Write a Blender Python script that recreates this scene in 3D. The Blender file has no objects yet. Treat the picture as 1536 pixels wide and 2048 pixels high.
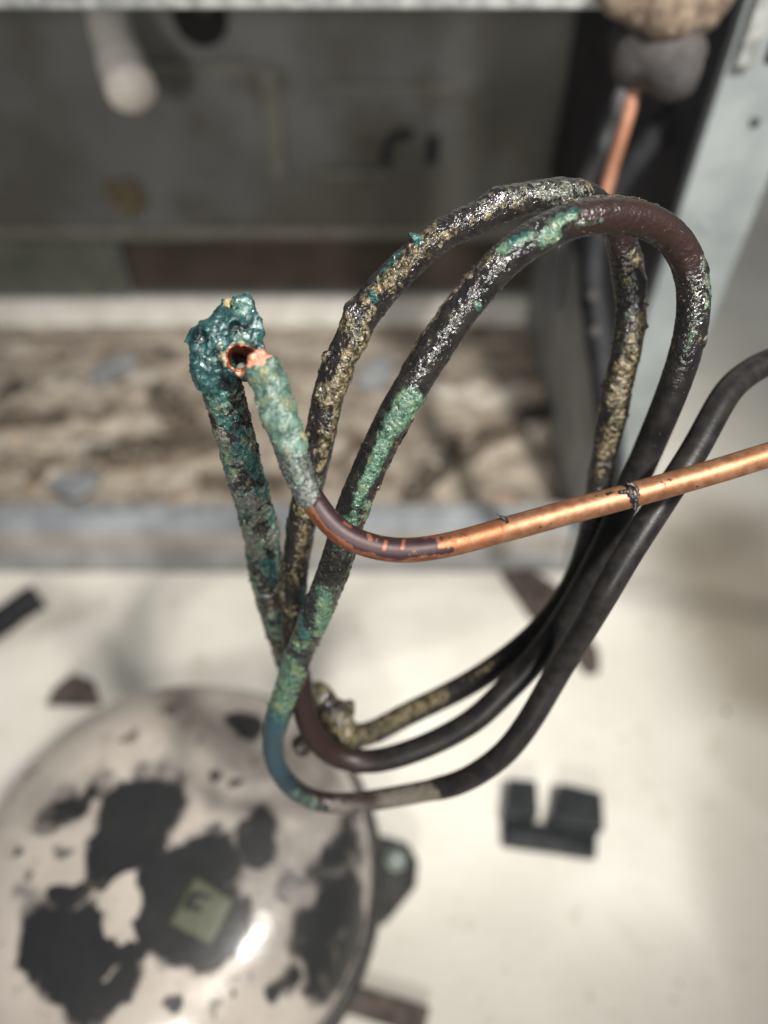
import bpy, math, random
import numpy as np
from mathutils import Vector, Matrix

random.seed(7)
rng = np.random.default_rng(11)
scene = bpy.context.scene
col = scene.collection

# ------------------------------------------------------------------ camera
FPX = 1500.0                      # focal length in pixels of the 1536x2048 photograph
CAM = np.array([0.0, 0.0, 0.46])
PITCH = math.radians(50.0)
FW = np.array([0.0, math.cos(PITCH), -math.sin(PITCH)])
UP = np.array([0.0, math.sin(PITCH), math.cos(PITCH)])
RT = np.array([1.0, 0.0, 0.0])
cam_data = bpy.data.cameras.new("camera")
cam = bpy.data.objects.new("camera", cam_data)
col.objects.link(cam)
cam.location = CAM
cam.rotation_euler = (math.radians(90) - PITCH, 0, 0)
cam_data.sensor_width = 36.0
cam_data.lens = 36.0 * FPX / 2048.0
cam_data.clip_start = 0.005
cam_data.clip_end = 50.0
cam_data.dof.use_dof = True
cam_data.dof.focus_distance = 0.153
cam_data.dof.aperture_fstop = 5.7
scene.camera = cam

# ------------------------------------------------------------------ world and lamps
world = bpy.data.worlds.new("World")
scene.world = world
world.use_nodes = True
bg = world.node_tree.nodes["Background"]
bg.inputs[0].default_value = (0.92, 0.97, 1.0, 1)
bg.inputs[1].default_value = 0.17

def area(name, loc, target, size, power, color):
    l = bpy.data.lights.new(name, 'AREA')
    l.shape = 'DISK'; l.size = size; l.energy = power; l.color = color
    o = bpy.data.objects.new(name, l); col.objects.link(o)
    o.location = loc
    d = Vector(target) - Vector(loc)
    o.rotation_euler = d.to_track_quat('-Z', 'Y').to_euler()
    return o
tl = bpy.data.lights.new("torch_lamp", 'SPOT'); tl.energy = 40; tl.color = (1.0, 0.965, 0.90); tl.shadow_soft_size = 0.030
tl.spot_size = math.radians(50); tl.spot_blend = 1.0
to = bpy.data.objects.new("torch_lamp", tl); col.objects.link(to); to.location = (0.25, -0.13, 0.88)
to.rotation_euler = (Vector((-0.03, 0.38, 0)) - to.location).to_track_quat('-Z', 'Y').to_euler()
area("room_lamp", (0.16, -0.50, 1.05), (0.0, 0.2, 0.0), 0.17, 2.3, (1.0, 0.95, 0.87))

area("fill_lamp", (-0.06, -0.55, 0.62), (0.0, 0.45, 0.15), 0.08, 3.1, (1.0, 0.96, 0.90))  # added fill behind the camera, lifts the back wall, tray and peg

scene.view_settings.view_transform = 'Standard'
scene.view_settings.look = 'None'
scene.view_settings.exposure = 0.18
scene.view_settings.gamma = 1.0
scene.cycles.use_denoising = True
scene.cycles.max_bounces = 8

# ------------------------------------------------------------------ geometry helpers
def ray(px, py, D):
    return CAM + (FW * FPX + RT * (px - 768) - UP * (py - 1024)) / FPX * D
def on_z(px, py, z):
    d = FW * FPX + RT * (px - 768) - UP * (py - 1024)
    return CAM + d * ((z - CAM[2]) / d[2])
def on_y(px, py, Y):
    d = FW * FPX + RT * (px - 768) - UP * (py - 1024)
    return CAM + d * ((Y - CAM[1]) / d[1])

def _hash(ix, iy, iz, seed):
    h = (ix.astype(np.uint32) * np.uint32(374761393) + iy.astype(np.uint32) * np.uint32(668265263)
         + iz.astype(np.uint32) * np.uint32(2147483647) + np.uint32(seed * 974711 & 0xffffffff))
    h = (h ^ (h >> np.uint32(13))) * np.uint32(1274126177)
    h = (h ^ (h >> np.uint32(15))) * np.uint32(2246822519)
    h = h ^ (h >> np.uint32(16))
    return (h & np.uint32(0xffffff)).astype(np.float32) / 16777215.0
def vnoise(P, scale, seed=0):
    q = np.asarray(P, dtype=np.float64) * scale + 1000.0
    i = np.floor(q).astype(np.int64); f = (q - i).astype(np.float32)
    f = f * f * (3 - 2 * f)
    out = 0
    with np.errstate(over='ignore'):
        for a in (0, 1):
            wx = f[:, 0] if a else 1 - f[:, 0]
            for b in (0, 1):
                wy = f[:, 1] if b else 1 - f[:, 1]
                for c in (0, 1):
                    wz = f[:, 2] if c else 1 - f[:, 2]
                    out = out + wx * wy * wz * _hash(i[:, 0] + a, i[:, 1] + b, i[:, 2] + c, seed)
    return out
def fbm(P, scale, octaves=3, seed=0, gain=0.5):
    s = 0; a = 1.0; t = 0
    for k in range(octaves):
        s = s + a * vnoise(P, scale * 2.03 ** k, seed + k * 17); t += a; a *= gain
    return s / t
def sstep(a, b, x):
    t = np.clip((x - a) / (b - a), 0, 1)
    return t * t * (3 - 2 * t)
def lin(r, g, b):
    f = lambda c: ((c / 255 + 0.055) / 1.055) ** 2.4 if c > 10 else c / 255 / 12.92
    return (f(r), f(g), f(b), 1.0)

def set_props(o, label=None, cat=None, group=None, kind=None):
    if label: o["label"] = label
    if cat: o["category"] = cat
    if group: o["group"] = group
    if kind: o["kind"] = kind
    return o
def empty(name, loc, label=None, cat=None, group=None):
    o = bpy.data.objects.new(name, None); col.objects.link(o)
    o.location = tuple(loc); o.empty_display_size = 0.01
    return set_props(o, label, cat, group)
def mesh_obj(name, V, F, mat, parent=None, attrs=None, smooth=True):
    me = bpy.data.meshes.new(name)
    V = np.asarray(V, dtype=np.float32)
    if isinstance(F, np.ndarray):
        n, k = F.shape
        me.vertices.add(len(V)); me.vertices.foreach_set("co", V.ravel())
        me.loops.add(n * k); me.loops.foreach_set("vertex_index", F.astype(np.int32).ravel())
        me.polygons.add(n)
        me.polygons.foreach_set("loop_start", np.arange(0, n * k, k, dtype=np.int32))
        me.polygons.foreach_set("loop_total", np.full(n, k, dtype=np.int32))
        me.update(calc_edges=True); me.validate()
    else:
        me.from_pydata([tuple(v) for v in V], [], [tuple(f) for f in F]); me.update()
    me.polygons.foreach_set("use_smooth", np.full(len(me.polygons), smooth, dtype=bool))
    for k, a in (attrs or {}).items():
        at = me.attributes.new(k, 'FLOAT', 'POINT'); at.data.foreach_set("value", np.asarray(a, dtype=np.float32))
    if mat: me.materials.append(mat)
    o = bpy.data.objects.new(name, me); col.objects.link(o)
    if parent is not None:
        bpy_parent(o, parent)
    return o
def bpy_parent(o, parent):
    o.parent = parent
    # parents here are unrotated: world position is kept by subtracting every ancestor's location
    p = parent; off = Vector((0, 0, 0))
    while p is not None:
        off += Vector(p.location); p = p.parent
    o.location = Vector(o.location) - off
def bevel(o, w=0.001, seg=2):
    m = o.modifiers.new("bevel", 'BEVEL'); m.width = w; m.segments = seg; m.limit_method = 'ANGLE'
    return o
def box(name, lo, hi, mat, parent=None, bw=0.0008):
    (x0, y0, z0), (x1, y1, z1) = lo, hi
    V = [(x0,y0,z0),(x1,y0,z0),(x1,y1,z0),(x0,y1,z0),(x0,y0,z1),(x1,y0,z1),(x1,y1,z1),(x0,y1,z1)]
    F = [(0,3,2,1),(4,5,6,7),(0,1,5,4),(1,2,6,5),(2,3,7,6),(3,0,4,7)]
    o = mesh_obj(name, V, F, mat, parent, smooth=False)
    if bw: bevel(o, bw)
    return o
def prism(name, pts, axis_vec, mat, parent=None, bw=0.0006):
    """closed 3-D outline pushed along axis_vec"""
    pts = [np.array(p, float) for p in pts]; a = np.array(axis_vec, float); n = len(pts)
    V = pts + [p + a for p in pts]
    F = [tuple(range(n))[::-1], tuple(range(n, 2 * n))] + [(i, (i + 1) % n, n + (i + 1) % n, n + i) for i in range(n)]
    o = mesh_obj(name, V, F, mat, parent, smooth=False)
    me = o.data
    import bmesh
    bm = bmesh.new(); bm.from_mesh(me); bmesh.ops.recalc_face_normals(bm, faces=bm.faces); bm.to_mesh(me); bm.free()
    if bw: bevel(o, bw)
    return o
def spline(pts, ds, smooth=0.0):
    P = np.array(pts, float)
    E = np.vstack([2 * P[0] - P[1], P, 2 * P[-1] - P[-2]])
    out = []
    for i in range(1, len(E) - 2):
        p0, p1, p2, p3 = E[i - 1:i + 3]
        t = np.linspace(0, 1, 24, endpoint=False)[:, None]
        out.append(0.5 * (2 * p1 + (p2 - p0) * t + (2 * p0 - 5 * p1 + 4 * p2 - p3) * t ** 2 + (3 * p1 - 3 * p2 + p3 - p0) * t ** 3))
    Q = np.vstack(out + [P[-1:]])
    def resample(Q, ds):
        s = np.concatenate([[0], np.cumsum(np.linalg.norm(np.diff(Q, axis=0), axis=1))])
        n = max(4, int(s[-1] / ds))
        u = np.linspace(0, s[-1], n)
        return np.stack([np.interp(u, s, Q[:, k]) for k in range(Q.shape[1])], 1)
    Q = resample(Q, ds)
    if smooth > 0:
        w = max(1, int(smooth / ds)); x = np.arange(-3 * w, 3 * w + 1); g = np.exp(-x ** 2 / (2 * w * w)); g /= g.sum()
        pad = np.vstack([2 * Q[0] - Q[1:3 * w + 1][::-1], Q, 2 * Q[-1] - Q[-3 * w - 1:-1][::-1]])
        Q = np.stack([np.convolve(pad[:, k], g, mode='valid') for k in range(Q.shape[1])], 1)
        Q = resample(Q, ds)
    return Q
def frames(Q):
    T = np.gradient(Q, axis=0); T /= np.linalg.norm(T, axis=1)[:, None]
    N = CAM - Q; N -= (N * T).sum(1)[:, None] * T; N /= np.linalg.norm(N, axis=1)[:, None]
    return T, N, np.cross(T, N)
def sweep_grid(Q, seg, radius):
    """ring vertices: returns V (n,seg,3), outward normals, ring angle"""
    T, N, B = frames(Q)
    a = np.linspace(0, 2 * np.pi, seg, endpoint=False)
    R = np.cos(a)[None, :, None] * N[:, None, :] + np.sin(a)[None, :, None] * B[:, None, :]
    r = np.broadcast_to(np.asarray(radius, float).reshape(-1, 1, 1), (len(Q), 1, 1))
    return Q[:, None, :] + R * r, R, a
def grid_faces(n, seg, closed=True):
    i = np.arange(n - 1)[:, None]; j = np.arange(seg if closed else seg - 1)[None, :]
    j2 = (j + 1) % seg
    return np.stack([(i * seg + j), (i * seg + j2), ((i + 1) * seg + j2), ((i + 1) * seg + j)], -1).reshape(-1, 4)
def tube(name, pts, r, mat, parent=None, ds=0.002, seg=20, smooth=0.004, caps=True, rough=0.0):
    Q = spline(pts, ds, smooth)
    V, R, a = sweep_grid(Q, seg, r)
    P = V.reshape(-1, 3)
    if rough: P = P + R.reshape(-1, 3) * ((fbm(P, 260, 3, 5) - .5) * rough)[:, None]
    F = grid_faces(len(Q), seg)
    F = [tuple(f) for f in F]
    if caps:
        F += [tuple(range(seg))[::-1], tuple(range((len(Q) - 1) * seg, len(Q) * seg))]
    return mesh_obj(name, P, F, mat, parent)

def surface_nets(sdf, lo, hi, h):
    """mesh of sdf = 0; sdf takes (n,3) points"""
    lo = np.array(lo, float); n = np.ceil((np.array(hi) - lo) / h).astype(int) + 1
    g = np.stack(np.meshgrid(*[np.arange(k) for k in n], indexing='ij'), -1).reshape(-1, 3)
    D = sdf(lo + g * h).reshape(n)
    S = D < 0
    c = n - 1
    acc = np.zeros(tuple(c) + (3,)); cnt = np.zeros(tuple(c))
    corners = [(a, b, d) for a in (0, 1) for b in (0, 1) for d in (0, 1)]
    def sl(off): return tuple(slice(o, o + k) for o, k in zip(off, c))
    for p in corners:
        for ax in range(3):
            if p[ax] == 0:
                q = list(p); q[ax] = 1
                d0, d1 = D[sl(p)], D[sl(q)]
                cr = (d0 < 0) != (d1 < 0)
                t = np.where(cr, d0 / np.where(cr, d0 - d1, 1), 0)
                for k in range(3):
                    acc[..., k] += np.where(cr, p[k] + (t if k == ax else 0), 0)
                cnt += cr
    m = cnt > 0
    idx = -np.ones(tuple(c), int); idx[m] = np.arange(m.sum())
    cells = np.argwhere(m)
    V = lo + (cells + acc[m] / cnt[m][:, None]) * h
    quads = []
    for ax in range(3):
        b, d = [(1, 2), (2, 0), (0, 1)][ax]
        s0 = [slice(None)] * 3; s1 = [slice(None)] * 3
        s0[ax] = slice(0, n[ax] - 1); s1[ax] = slice(1, n[ax])
        A, Bv = S[tuple(s0)], S[tuple(s1)]
        e = np.argwhere(A != Bv)
        e = e[(e[:, b] > 0) & (e[:, d] > 0) & (e[:, b] < n[b] - 1) & (e[:, d] < n[d] - 1)]
        def at(ob, od):
            q = e.copy(); q[:, b] -= ob; q[:, d] -= od
            return idx[q[:, 0], q[:, 1], q[:, 2]]
        f = np.stack([at(1, 1), at(0, 1), at(0, 0), at(1, 0)], 1)
        ins = A[e[:, 0], e[:, 1], e[:, 2]]
        f[~ins] = f[~ins][:, ::-1]
        quads.append(f)
    Fq = np.vstack(quads); Fq = Fq[(Fq >= 0).all(1)]
    return V, Fq
def cap_dist(P, a, b):
    a = np.asarray(a); b = np.asarray(b); ab = b - a
    L = (ab ** 2).sum()
    t = np.clip(((P - a) @ ab) / L, 0, 1) if L > 1e-14 else np.zeros(len(P))
    return np.linalg.norm(P - a - t[:, None] * ab, axis=1)
def smin(a, b, k):
    h = np.clip(0.5 + 0.5 * (b - a) / k, 0, 1)
    return b * (1 - h) + a * h - k * h * (1 - h)

# ------------------------------------------------------------------ materials
class M:
    def __init__(s, name):
        s.m = bpy.data.materials.new(name); s.m.use_nodes = True
        s.nt = s.m.node_tree; s.n = s.nt.nodes; s.l = s.nt.links
        s.b = s.n["Principled BSDF"]
        s.geo = s.n.new("ShaderNodeTexCoord")
    def link(s, a, b): s.l.new(a, b)
    def noise(s, scale, detail=3, rough=0.55, dist=0.0, vec=None):
        t = s.n.new("ShaderNodeTexNoise"); t.inputs["Scale"].default_value = scale
        t.inputs["Detail"].default_value = detail; t.inputs["Roughness"].default_value = rough
        t.inputs["Distortion"].default_value = dist
        s.link(vec or s.geo.outputs["Object"], t.inputs["Vector"]); return t.outputs["Fac"]
    def vor(s, scale, feature='F1', out="Distance", rand=1.0):
        t = s.n.new("ShaderNodeTexVoronoi"); t.feature = feature; t.inputs["Scale"].default_value = scale
        t.inputs["Randomness"].default_value = rand
        s.link(s.geo.outputs["Object"], t.inputs["Vector"]); return t.outputs[out]
    def math(s, op, a, b=None, c=None, clamp=False):
        t = s.n.new("ShaderNodeMath"); t.operation = op; t.use_clamp = clamp
        for k, v in enumerate((a, b, c)):
            if v is None: continue
            if isinstance(v, (int, float)): t.inputs[k].default_value = v
            else: s.link(v, t.inputs[k])
        return t.outputs[0]
    def ramp(s, v, lo, hi, a=0.0, b=1.0):
        t = s.n.new("ShaderNodeMapRange"); t.interpolation_type = 'SMOOTHSTEP'
        s.link(v, t.inputs[0])
        for k, x in zip((1, 2, 3, 4), (lo, hi, a, b)): t.inputs[k].default_value = x
        return t.outputs[0]
    def attr(s, name):
        t = s.n.new("ShaderNodeAttribute"); t.attribute_name = name; return t.outputs["Fac"]
    def mix(s, f, a, b):
        t = s.n.new("ShaderNodeMix"); t.data_type = 'RGBA'
        if isinstance(f, (int, float)): t.inputs[0].default_value = f
        else: s.link(f, t.inputs[0])
        for k, v in ((6, a), (7, b)):
            if isinstance(v, tuple): t.inputs[k].default_value = v
            else: s.link(v, t.inputs[k])
        return t.outputs[2]
    def fmix(s, f, a, b):
        t = s.n.new("ShaderNodeMix"); t.data_type = 'FLOAT'
        if isinstance(f, (int, float)): t.inputs[0].default_value = f
        else: s.link(f, t.inputs[0])
        for k, v in ((2, a), (3, b)):
            if isinstance(v, (int, float)): t.inputs[k].default_value = v
            else: s.link(v, t.inputs[k])
        return t.outputs[0]
    def set(s, color=None, rough=None, metal=None, spec=None, coat=None, coat_rough=None):
        for k, v in (("Base Color", color), ("Roughness", rough), ("Metallic", metal), ("Specular IOR Level", spec),
                     ("Coat Weight", coat), ("Coat Roughness", coat_rough)):
            if v is None: continue
            if isinstance(v, (int, float, tuple)): s.b.inputs[k].default_value = v
            else: s.link(v, s.b.inputs[k])
        return s
    def bump(s, h, dist, strength=1.0):
        t = s.n.new("ShaderNodeBump"); t.inputs["Distance"].default_value = dist
        t.inputs["Strength"].default_value = strength
        s.link(h, t.inputs["Height"]); s.link(t.outputs[0], s.b.inputs["Normal"]); return s

def simple(name, c1, c2, scale=60, rough=0.5, metal=0.0, bdist=0.0003, bscale=400, spec=0.5):
    m = M(name)
    f = m.ramp(m.noise(scale, 4), .35, .65)
    m.set(m.mix(f, c1, c2), m.fmix(m.noise(scale * 3), rough - .08, rough + .12), metal, spec)
    m.bump(m.noise(bscale, 3), bdist); return m.m

# tube coil: black jacket under verdigris, scale and dried flux
def coil_material():
    m = M("corroded_tube_skin")
    fine = m.noise(2600, 3, .65)
    mid = m.noise(900, 4, .6)
    big = m.noise(300, 3)
    jit = m.math('ADD', m.math('MULTIPLY_ADD', mid, .6, -0.30), m.math('MULTIPLY_ADD', m.noise(330, 5, .62, .8), 1.7, -0.85))
    def mask(name, lo=.36, hi=.68):
        return m.ramp(m.math('ADD', m.attr(name), jit), lo, hi, 0, .94)
    black = m.mix(m.ramp(big, .35, .7), (0.007, 0.0065, 0.007, 1), (0.016, 0.014, 0.013, 1))
    c = m.mix(mask("bare"), black, m.mix(mid, (.065, .054, .044, 1), (.155, .138, .112, 1)))
    c = m.mix(m.attr("brown"), c, m.mix(mid, (0.013, 0.0065, 0.0055, 1), (0.024, 0.012, 0.010, 1)))
    gold = m.mix(m.ramp(mid, .38, .72), (.014, .012, .007, 1), (.185, .148, .080, 1))
    gold = m.mix(m.ramp(m.noise(500, 3), .62, .8, 0, .7), gold, (.20, .10, .035, 1))
    c = m.mix(mask("tan"), c, gold)
    grey = m.mix(m.ramp(fine, .35, .65), (.016, .019, .016, 1), (.165, .172, .140, 1))
    c = m.mix(mask("grey"), c, grey)
    gr = m.mix(m.ramp(m.math('MULTIPLY_ADD', fine, .4, m.math('MULTIPLY', mid, .6)), .36, .64), (.014, .040, .028, 1), (.088, .170, .115, 1))
    gr = m.mix(m.ramp(m.noise(330, 3), .50, .66, 0, .75), gr, (.125, .155, .075, 1))
    gr = m.mix(m.ramp(m.noise(1250, 3, .65), .57, .68, 0, .85), gr, (.012, .020, .015, 1))
    c = m.mix(mask("green", .34, .78), c, gr)
    te = m.mix(m.ramp(mid, .3, .7), (.004, .024, .024, 1), (.022, .088, .080, 1))
    c = m.mix(mask("teal"), c, te)
    c = m.mix(m.attr("blue"), c, m.mix(mid, (.010, .026, .036, 1), (.026, .054, .068, 1)))
    crust = m.math('MAXIMUM', m.math('MAXIMUM', mask("tan"), mask("green")), m.math('MAXIMUM', mask("grey"), mask("bare")))
    rough = m.fmix(crust, m.fmix(m.noise(900), .10, .27), m.fmix(fine, .10, .36))
    m.set(c, m.fmix(m.attr("calm"), rough, m.fmix(m.noise(60, 4), .34, .50)), 0.0, m.fmix(m.attr("calm"), .55, .27))
    h = m.math('ADD', m.math('MULTIPLY', fine, m.fmix(crust, .12, .35)), m.math('MULTIPLY', m.ramp(m.noise(950, 2), .35, .75), m.fmix(crust, .5, .8)))
    m.bump(h, 0.00042, m.fmix(m.attr("calm"), 1.0, 0.12) if False else 1.0)
    # the smooth clean stretches of jacket have hardly any grain
    b = [x for x in m.n if x.type == 'BUMP'][0]
    m.link(m.fmix(m.attr("calm"), 0.85, 0.10), b.inputs["Strength"])
    return m.m
MAT_COIL = coil_material()

def wet_material():
    m = M("wet_verdigris")
    mid = m.noise(700, 4, .6); fine = m.noise(2500, 3)
    c = m.mix(m.ramp(mid, .3, .7), (.003, .020, .022, 1), (.018, .072, .070, 1))
    c = m.mix(m.ramp(m.math('ADD', m.attr("dark"), m.math('MULTIPLY_ADD', mid, .6, -.3)), .4, .6), c, (.001, .010, .012, 1))
    c = m.mix(m.ramp(m.math('ADD', m.attr("pale"), m.math('MULTIPLY_ADD', mid, .7, -.35)), .35, .65), c, m.mix(m.ramp(fine, .35, .65), (.025, .070, .066, 1), (.10, .175, .155, 1)))
    c = m.mix(m.ramp(m.math('ADD', m.attr("tan"), m.math('MULTIPLY_ADD', mid, .7, -.35)), .35, .65), c, (.27, .215, .11, 1))
    c = m.mix(m.ramp(m.math('ADD', m.attr("copper"), m.math('MULTIPLY_ADD', mid, .5, -.25)), .4, .6), c, (.60, .24, .14, 1))
    m.set(c, m.fmix(fine, .12, .50), 0.0, .5, .35, .08)
    m.bump(m.math('ADD', m.math('MULTIPLY', fine, .4), mid), .00045, .8)
    return m.m
MAT_WET = wet_material()

def copper_material():
    m = M("heat_stained_copper")
    fine = m.noise(1800, 3); mid = m.noise(420, 4, .6)
    jit = m.math('MULTIPLY_ADD', m.noise(620, 5, .7, .5), 1.3, -.65)
    def mask(n, lo=.42, hi=.58): return m.ramp(m.math('ADD', m.attr(n), jit), lo, hi)
    c = m.mix(m.ramp(mid, .3, .7), (.19, .080, .040, 1), (.30, .150, .082, 1))
    c = m.mix(m.ramp(m.noise(230, 3), .55, .75, 0, .5), c, (.36, .20, .12, 1))
    # dull specks of tarnish
    c = m.mix(m.ramp(m.noise(900, 4, .75, .9), .615, .69, 0, .8), c, (.05, .03, .022, 1))
    c = m.mix(m.ramp(m.noise(160, 5, .7, 1.2), .52, .70, 0, .55), c, (.17, .095, .060, 1))
    c = m.mix(mask("rust", .3, .7), c, m.mix(fine, (.19, .066, .030, 1), (.27, .105, .05, 1)))
    c = m.mix(mask("purple"), c, m.mix(mid, (.016, .007, .009, 1), (.038, .015, .018, 1)))
    c = m.mix(mask("fleck"), c, (.17, .060, .028, 1))
    c = m.mix(mask("tar"), c, (.018, .014, .016, 1))
    grey = m.mix(m.ramp(fine, .35, .65), (.022, .026, .025, 1), (.085, .096, .086, 1))
    c = m.mix(mask("grey"), c, grey)
    gp = m.mix(m.ramp(m.math('MULTIPLY_ADD', fine, .4, m.math('MULTIPLY', mid, .6)), .36, .64), (.024, .055, .044, 1), (.105, .170, .135, 1))
    gp = m.mix(m.ramp(m.noise(380, 3), .50, .66, 0, .7), gp, (.13, .14, .085, 1))
    gp = m.mix(m.ramp(m.noise(1300, 3, .65), .58, .68, 0, .8), gp, (.018, .024, .020, 1))
    c = m.mix(mask("green", .34, .70), c, gp)
    c = m.mix(m.math('MULTIPLY', mask("tan"), .7), c, (.27, .23, .13, 1))
    c = m.mix(mask("pink"), c, (.50, .22, .15, 1))
    crust = m.math('MAXIMUM', mask("grey"), mask("green"))
    m.set(c, m.fmix(crust, m.fmix(mid, .42, .58), m.fmix(fine, .22, .6)), m.fmix(crust, m.fmix(mask("purple"), .75, .35), 0.0), .5)
    m.bump(m.math('ADD', m.math('MULTIPLY', fine, .5), mid), .0003, 1.0)
    b = [x for x in m.n if x.type == 'BUMP'][0]
    m.link(m.fmix(crust, .10, 1.0), b.inputs["Strength"])
    return m.m
MAT_COPPER = copper_material()

MAT_TAR = simple("tar", (.012, .011, .013, 1), (.03, .026, .028, 1), 900, .3, bdist=.0003, bscale=1800)
MAT_RUBBER = simple("black_rubber", (.008, .008, .010, 1), (.016, .016, .019, 1), 80, .6, spec=.25)
MAT_CLIP = simple("black_plastic", (.008, .010, .012, 1), (.020, .023, .025, 1), 90, .5, spec=.3)
MAT_BORE = simple("bore_copper", (.20, .055, .03, 1), (.38, .14, .08, 1), 700, .35, .8, .0002, 1500)
MAT_PINK = simple("fresh_copper", (.46, .19, .12, 1), (.58, .30, .22, 1), 900, .4, .5, .0003, 1500)
MAT_GREYPLUG = simple("grey_scale", (.10, .13, .11, 1), (.20, .24, .20, 1), 600, .6)
MAT_GALV = simple("galvanised_steel", (.24, .25, .25, 1), (.42, .43, .42, 1), 160, .42, .35, .0002, 700)
MAT_SIDE = simple("grey_painted_steel", (.22, .245, .25, 1), (.29, .315, .32, 1), 40, .45, .1)
MAT_WHITE = simple("white_plastic", (.86, .78, .70, 1), (.90, .84, .77, 1), 50, .4)
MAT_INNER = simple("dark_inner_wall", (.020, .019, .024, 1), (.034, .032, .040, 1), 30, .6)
MAT_RUST = simple("rusty_brown_steel", (.040, .028, .022, 1), (.095, .072, .060, 1), 120, .7, .1)
MAT_BLACKHOLE = simple("black_grommet", (.006, .006, .007, 1), (.012, .012, .012, 1), 90, .8)
MAT_FOAM = simple("brown_foam", (.10, .07, .05, 1), (.22, .17, .125, 1), 160, .9, bdist=.0008, bscale=700)
MAT_FITTING = simple("dusty_grey_fitting", (.030, .027, .027, 1), (.060, .054, .053, 1), 90, .75, bdist=.0006, bscale=500)
MAT_OLDCOPPER = simple("dull_copper", (.20, .085, .045, 1), (.33, .16, .10, 1), 80, .6, .2)
MAT_YELLOWFOAM = simple("yellow_foam", (.13, .11, .065, 1), (.20, .17, .10, 1), 120, .9, bdist=.001)
MAT_INK = simple("marker_ink", (.004, .005, .010, 1), (.010, .011, .018, 1), 60, .6)

def backwall_material():
    m = M("dark_grey_sheet_steel")
    a = m.ramp(m.noise(9, 4, .55), .35, .68)
    c = m.mix(a, (.125, .120, .105, 1), (.205, .210, .212, 1))
    c = m.mix(m.ramp(m.noise(13, 5, .7), .52, .70, 0, .7), c, (.085, .066, .045, 1))
    m.set(c, .5, .15, .5); m.bump(m.noise(60, 3), .0006); return m.m
MAT_BACK = backwall_material()
MAT_RIB = simple("pale_rib", (.18, .172, .145, 1), (.24, .23, .20, 1), 40, .6, .0)
MAT_RECESS = simple("brown_recess", (.050, .040, .030, 1), (.080, .064, .048, 1), 25, .8)
MAT_STRIP = simple("off_white_strip", (.66, .64, .59, 1), (.78, .76, .71, 1), 35, .7)

def rail_mat(n, a, b): return simple(n, a, b, 30, .6, .0, .0003, 300)
MAT_RAIL_A = rail_mat("rail_blue_grey", (.22, .235, .26, 1), (.33, .35, .37, 1))
MAT_RAIL_B = rail_mat("rail_dusty", (.28, .26, .225, 1), (.38, .36, .33, 1))
MAT_RAIL_C = rail_mat("rail_lower", (.22, .22, .22, 1), (.31, .31, .31, 1))

def dust_material():
    m = M("dust_and_grit")
    mp = m.n.new("ShaderNodeMapping"); mp.inputs["Scale"].default_value = (.55, 1.5, 1); m.link(m.geo.outputs["Object"], mp.inputs[0]); v = mp.outputs[0]
    a = m.ramp(m.noise(42, 7, .72, .6, vec=v), .28, .70)
    c = m.mix(a, (.15, .115, .085, 1), (.58, .51, .43, 1))
    c = m.mix(m.ramp(m.noise(19, 4, .65, .6, vec=v), .52, .70, 0, .7), c, (.095, .072, .052, 1))
    c = m.mix(m.ramp(m.noise(70, 3, .6), .62, .72), c, (.42, .26, .13, 1))
    c = m.mix(m.ramp(m.math('ADD', m.attr('heap'), m.math('MULTIPLY_ADD', m.noise(60, 5, .7), 1.0, -.5)), .3, .62, 0, .92), c, m.mix(m.noise(90, 4), (.050, .037, .027, 1), (.13, .10, .075, 1)))
    c = m.mix(m.ramp(m.math('ADD', m.attr('pale'), m.math('MULTIPLY_ADD', m.noise(60, 4, .7), 1.0, -.5)), .35, .6, 0, .85), c, (.62, .57, .50, 1))
    m.set(c, .9, 0, .2); m.bump(m.noise(300, 4), .003); return m.m
MAT_DUST = dust_material()
MAT_FLAKE = simple("blue_grey_flake", (.22, .235, .25, 1), (.34, .35, .36, 1), 50, .5)

def floor_material():
    m = M("pale_floor")
    c = m.mix(m.ramp(m.noise(7, 5, .6), .3, .7), (.60, .575, .515, 1), (.76, .735, .67, 1))
    c = m.mix(m.ramp(m.noise(34, 5, .7), .55, .75, 0, .55), c, (.42, .37, .27, 1))
    c = m.mix(m.ramp(m.noise(110, 3, .7), .655, .73, 0, .75), c, (.33, .27, .18, 1))
    st = m.math('MULTIPLY', m.attr("shade_stain"), m.ramp(m.noise(14, 4), .25, .6, .75, 1.0))
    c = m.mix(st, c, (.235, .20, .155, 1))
    c = m.mix(m.ramp(m.math('ADD', m.attr("spot"), m.math('MULTIPLY_ADD', m.noise(120, 3), .5, -.25)), .4, .7), c, (.13, .085, .06, 1))
    m.set(c, m.fmix(m.noise(20), .35, .55), 0, .4); m.bump(m.noise(160, 3), .0004); return m.m
MAT_FLOOR = floor_material()

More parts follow.
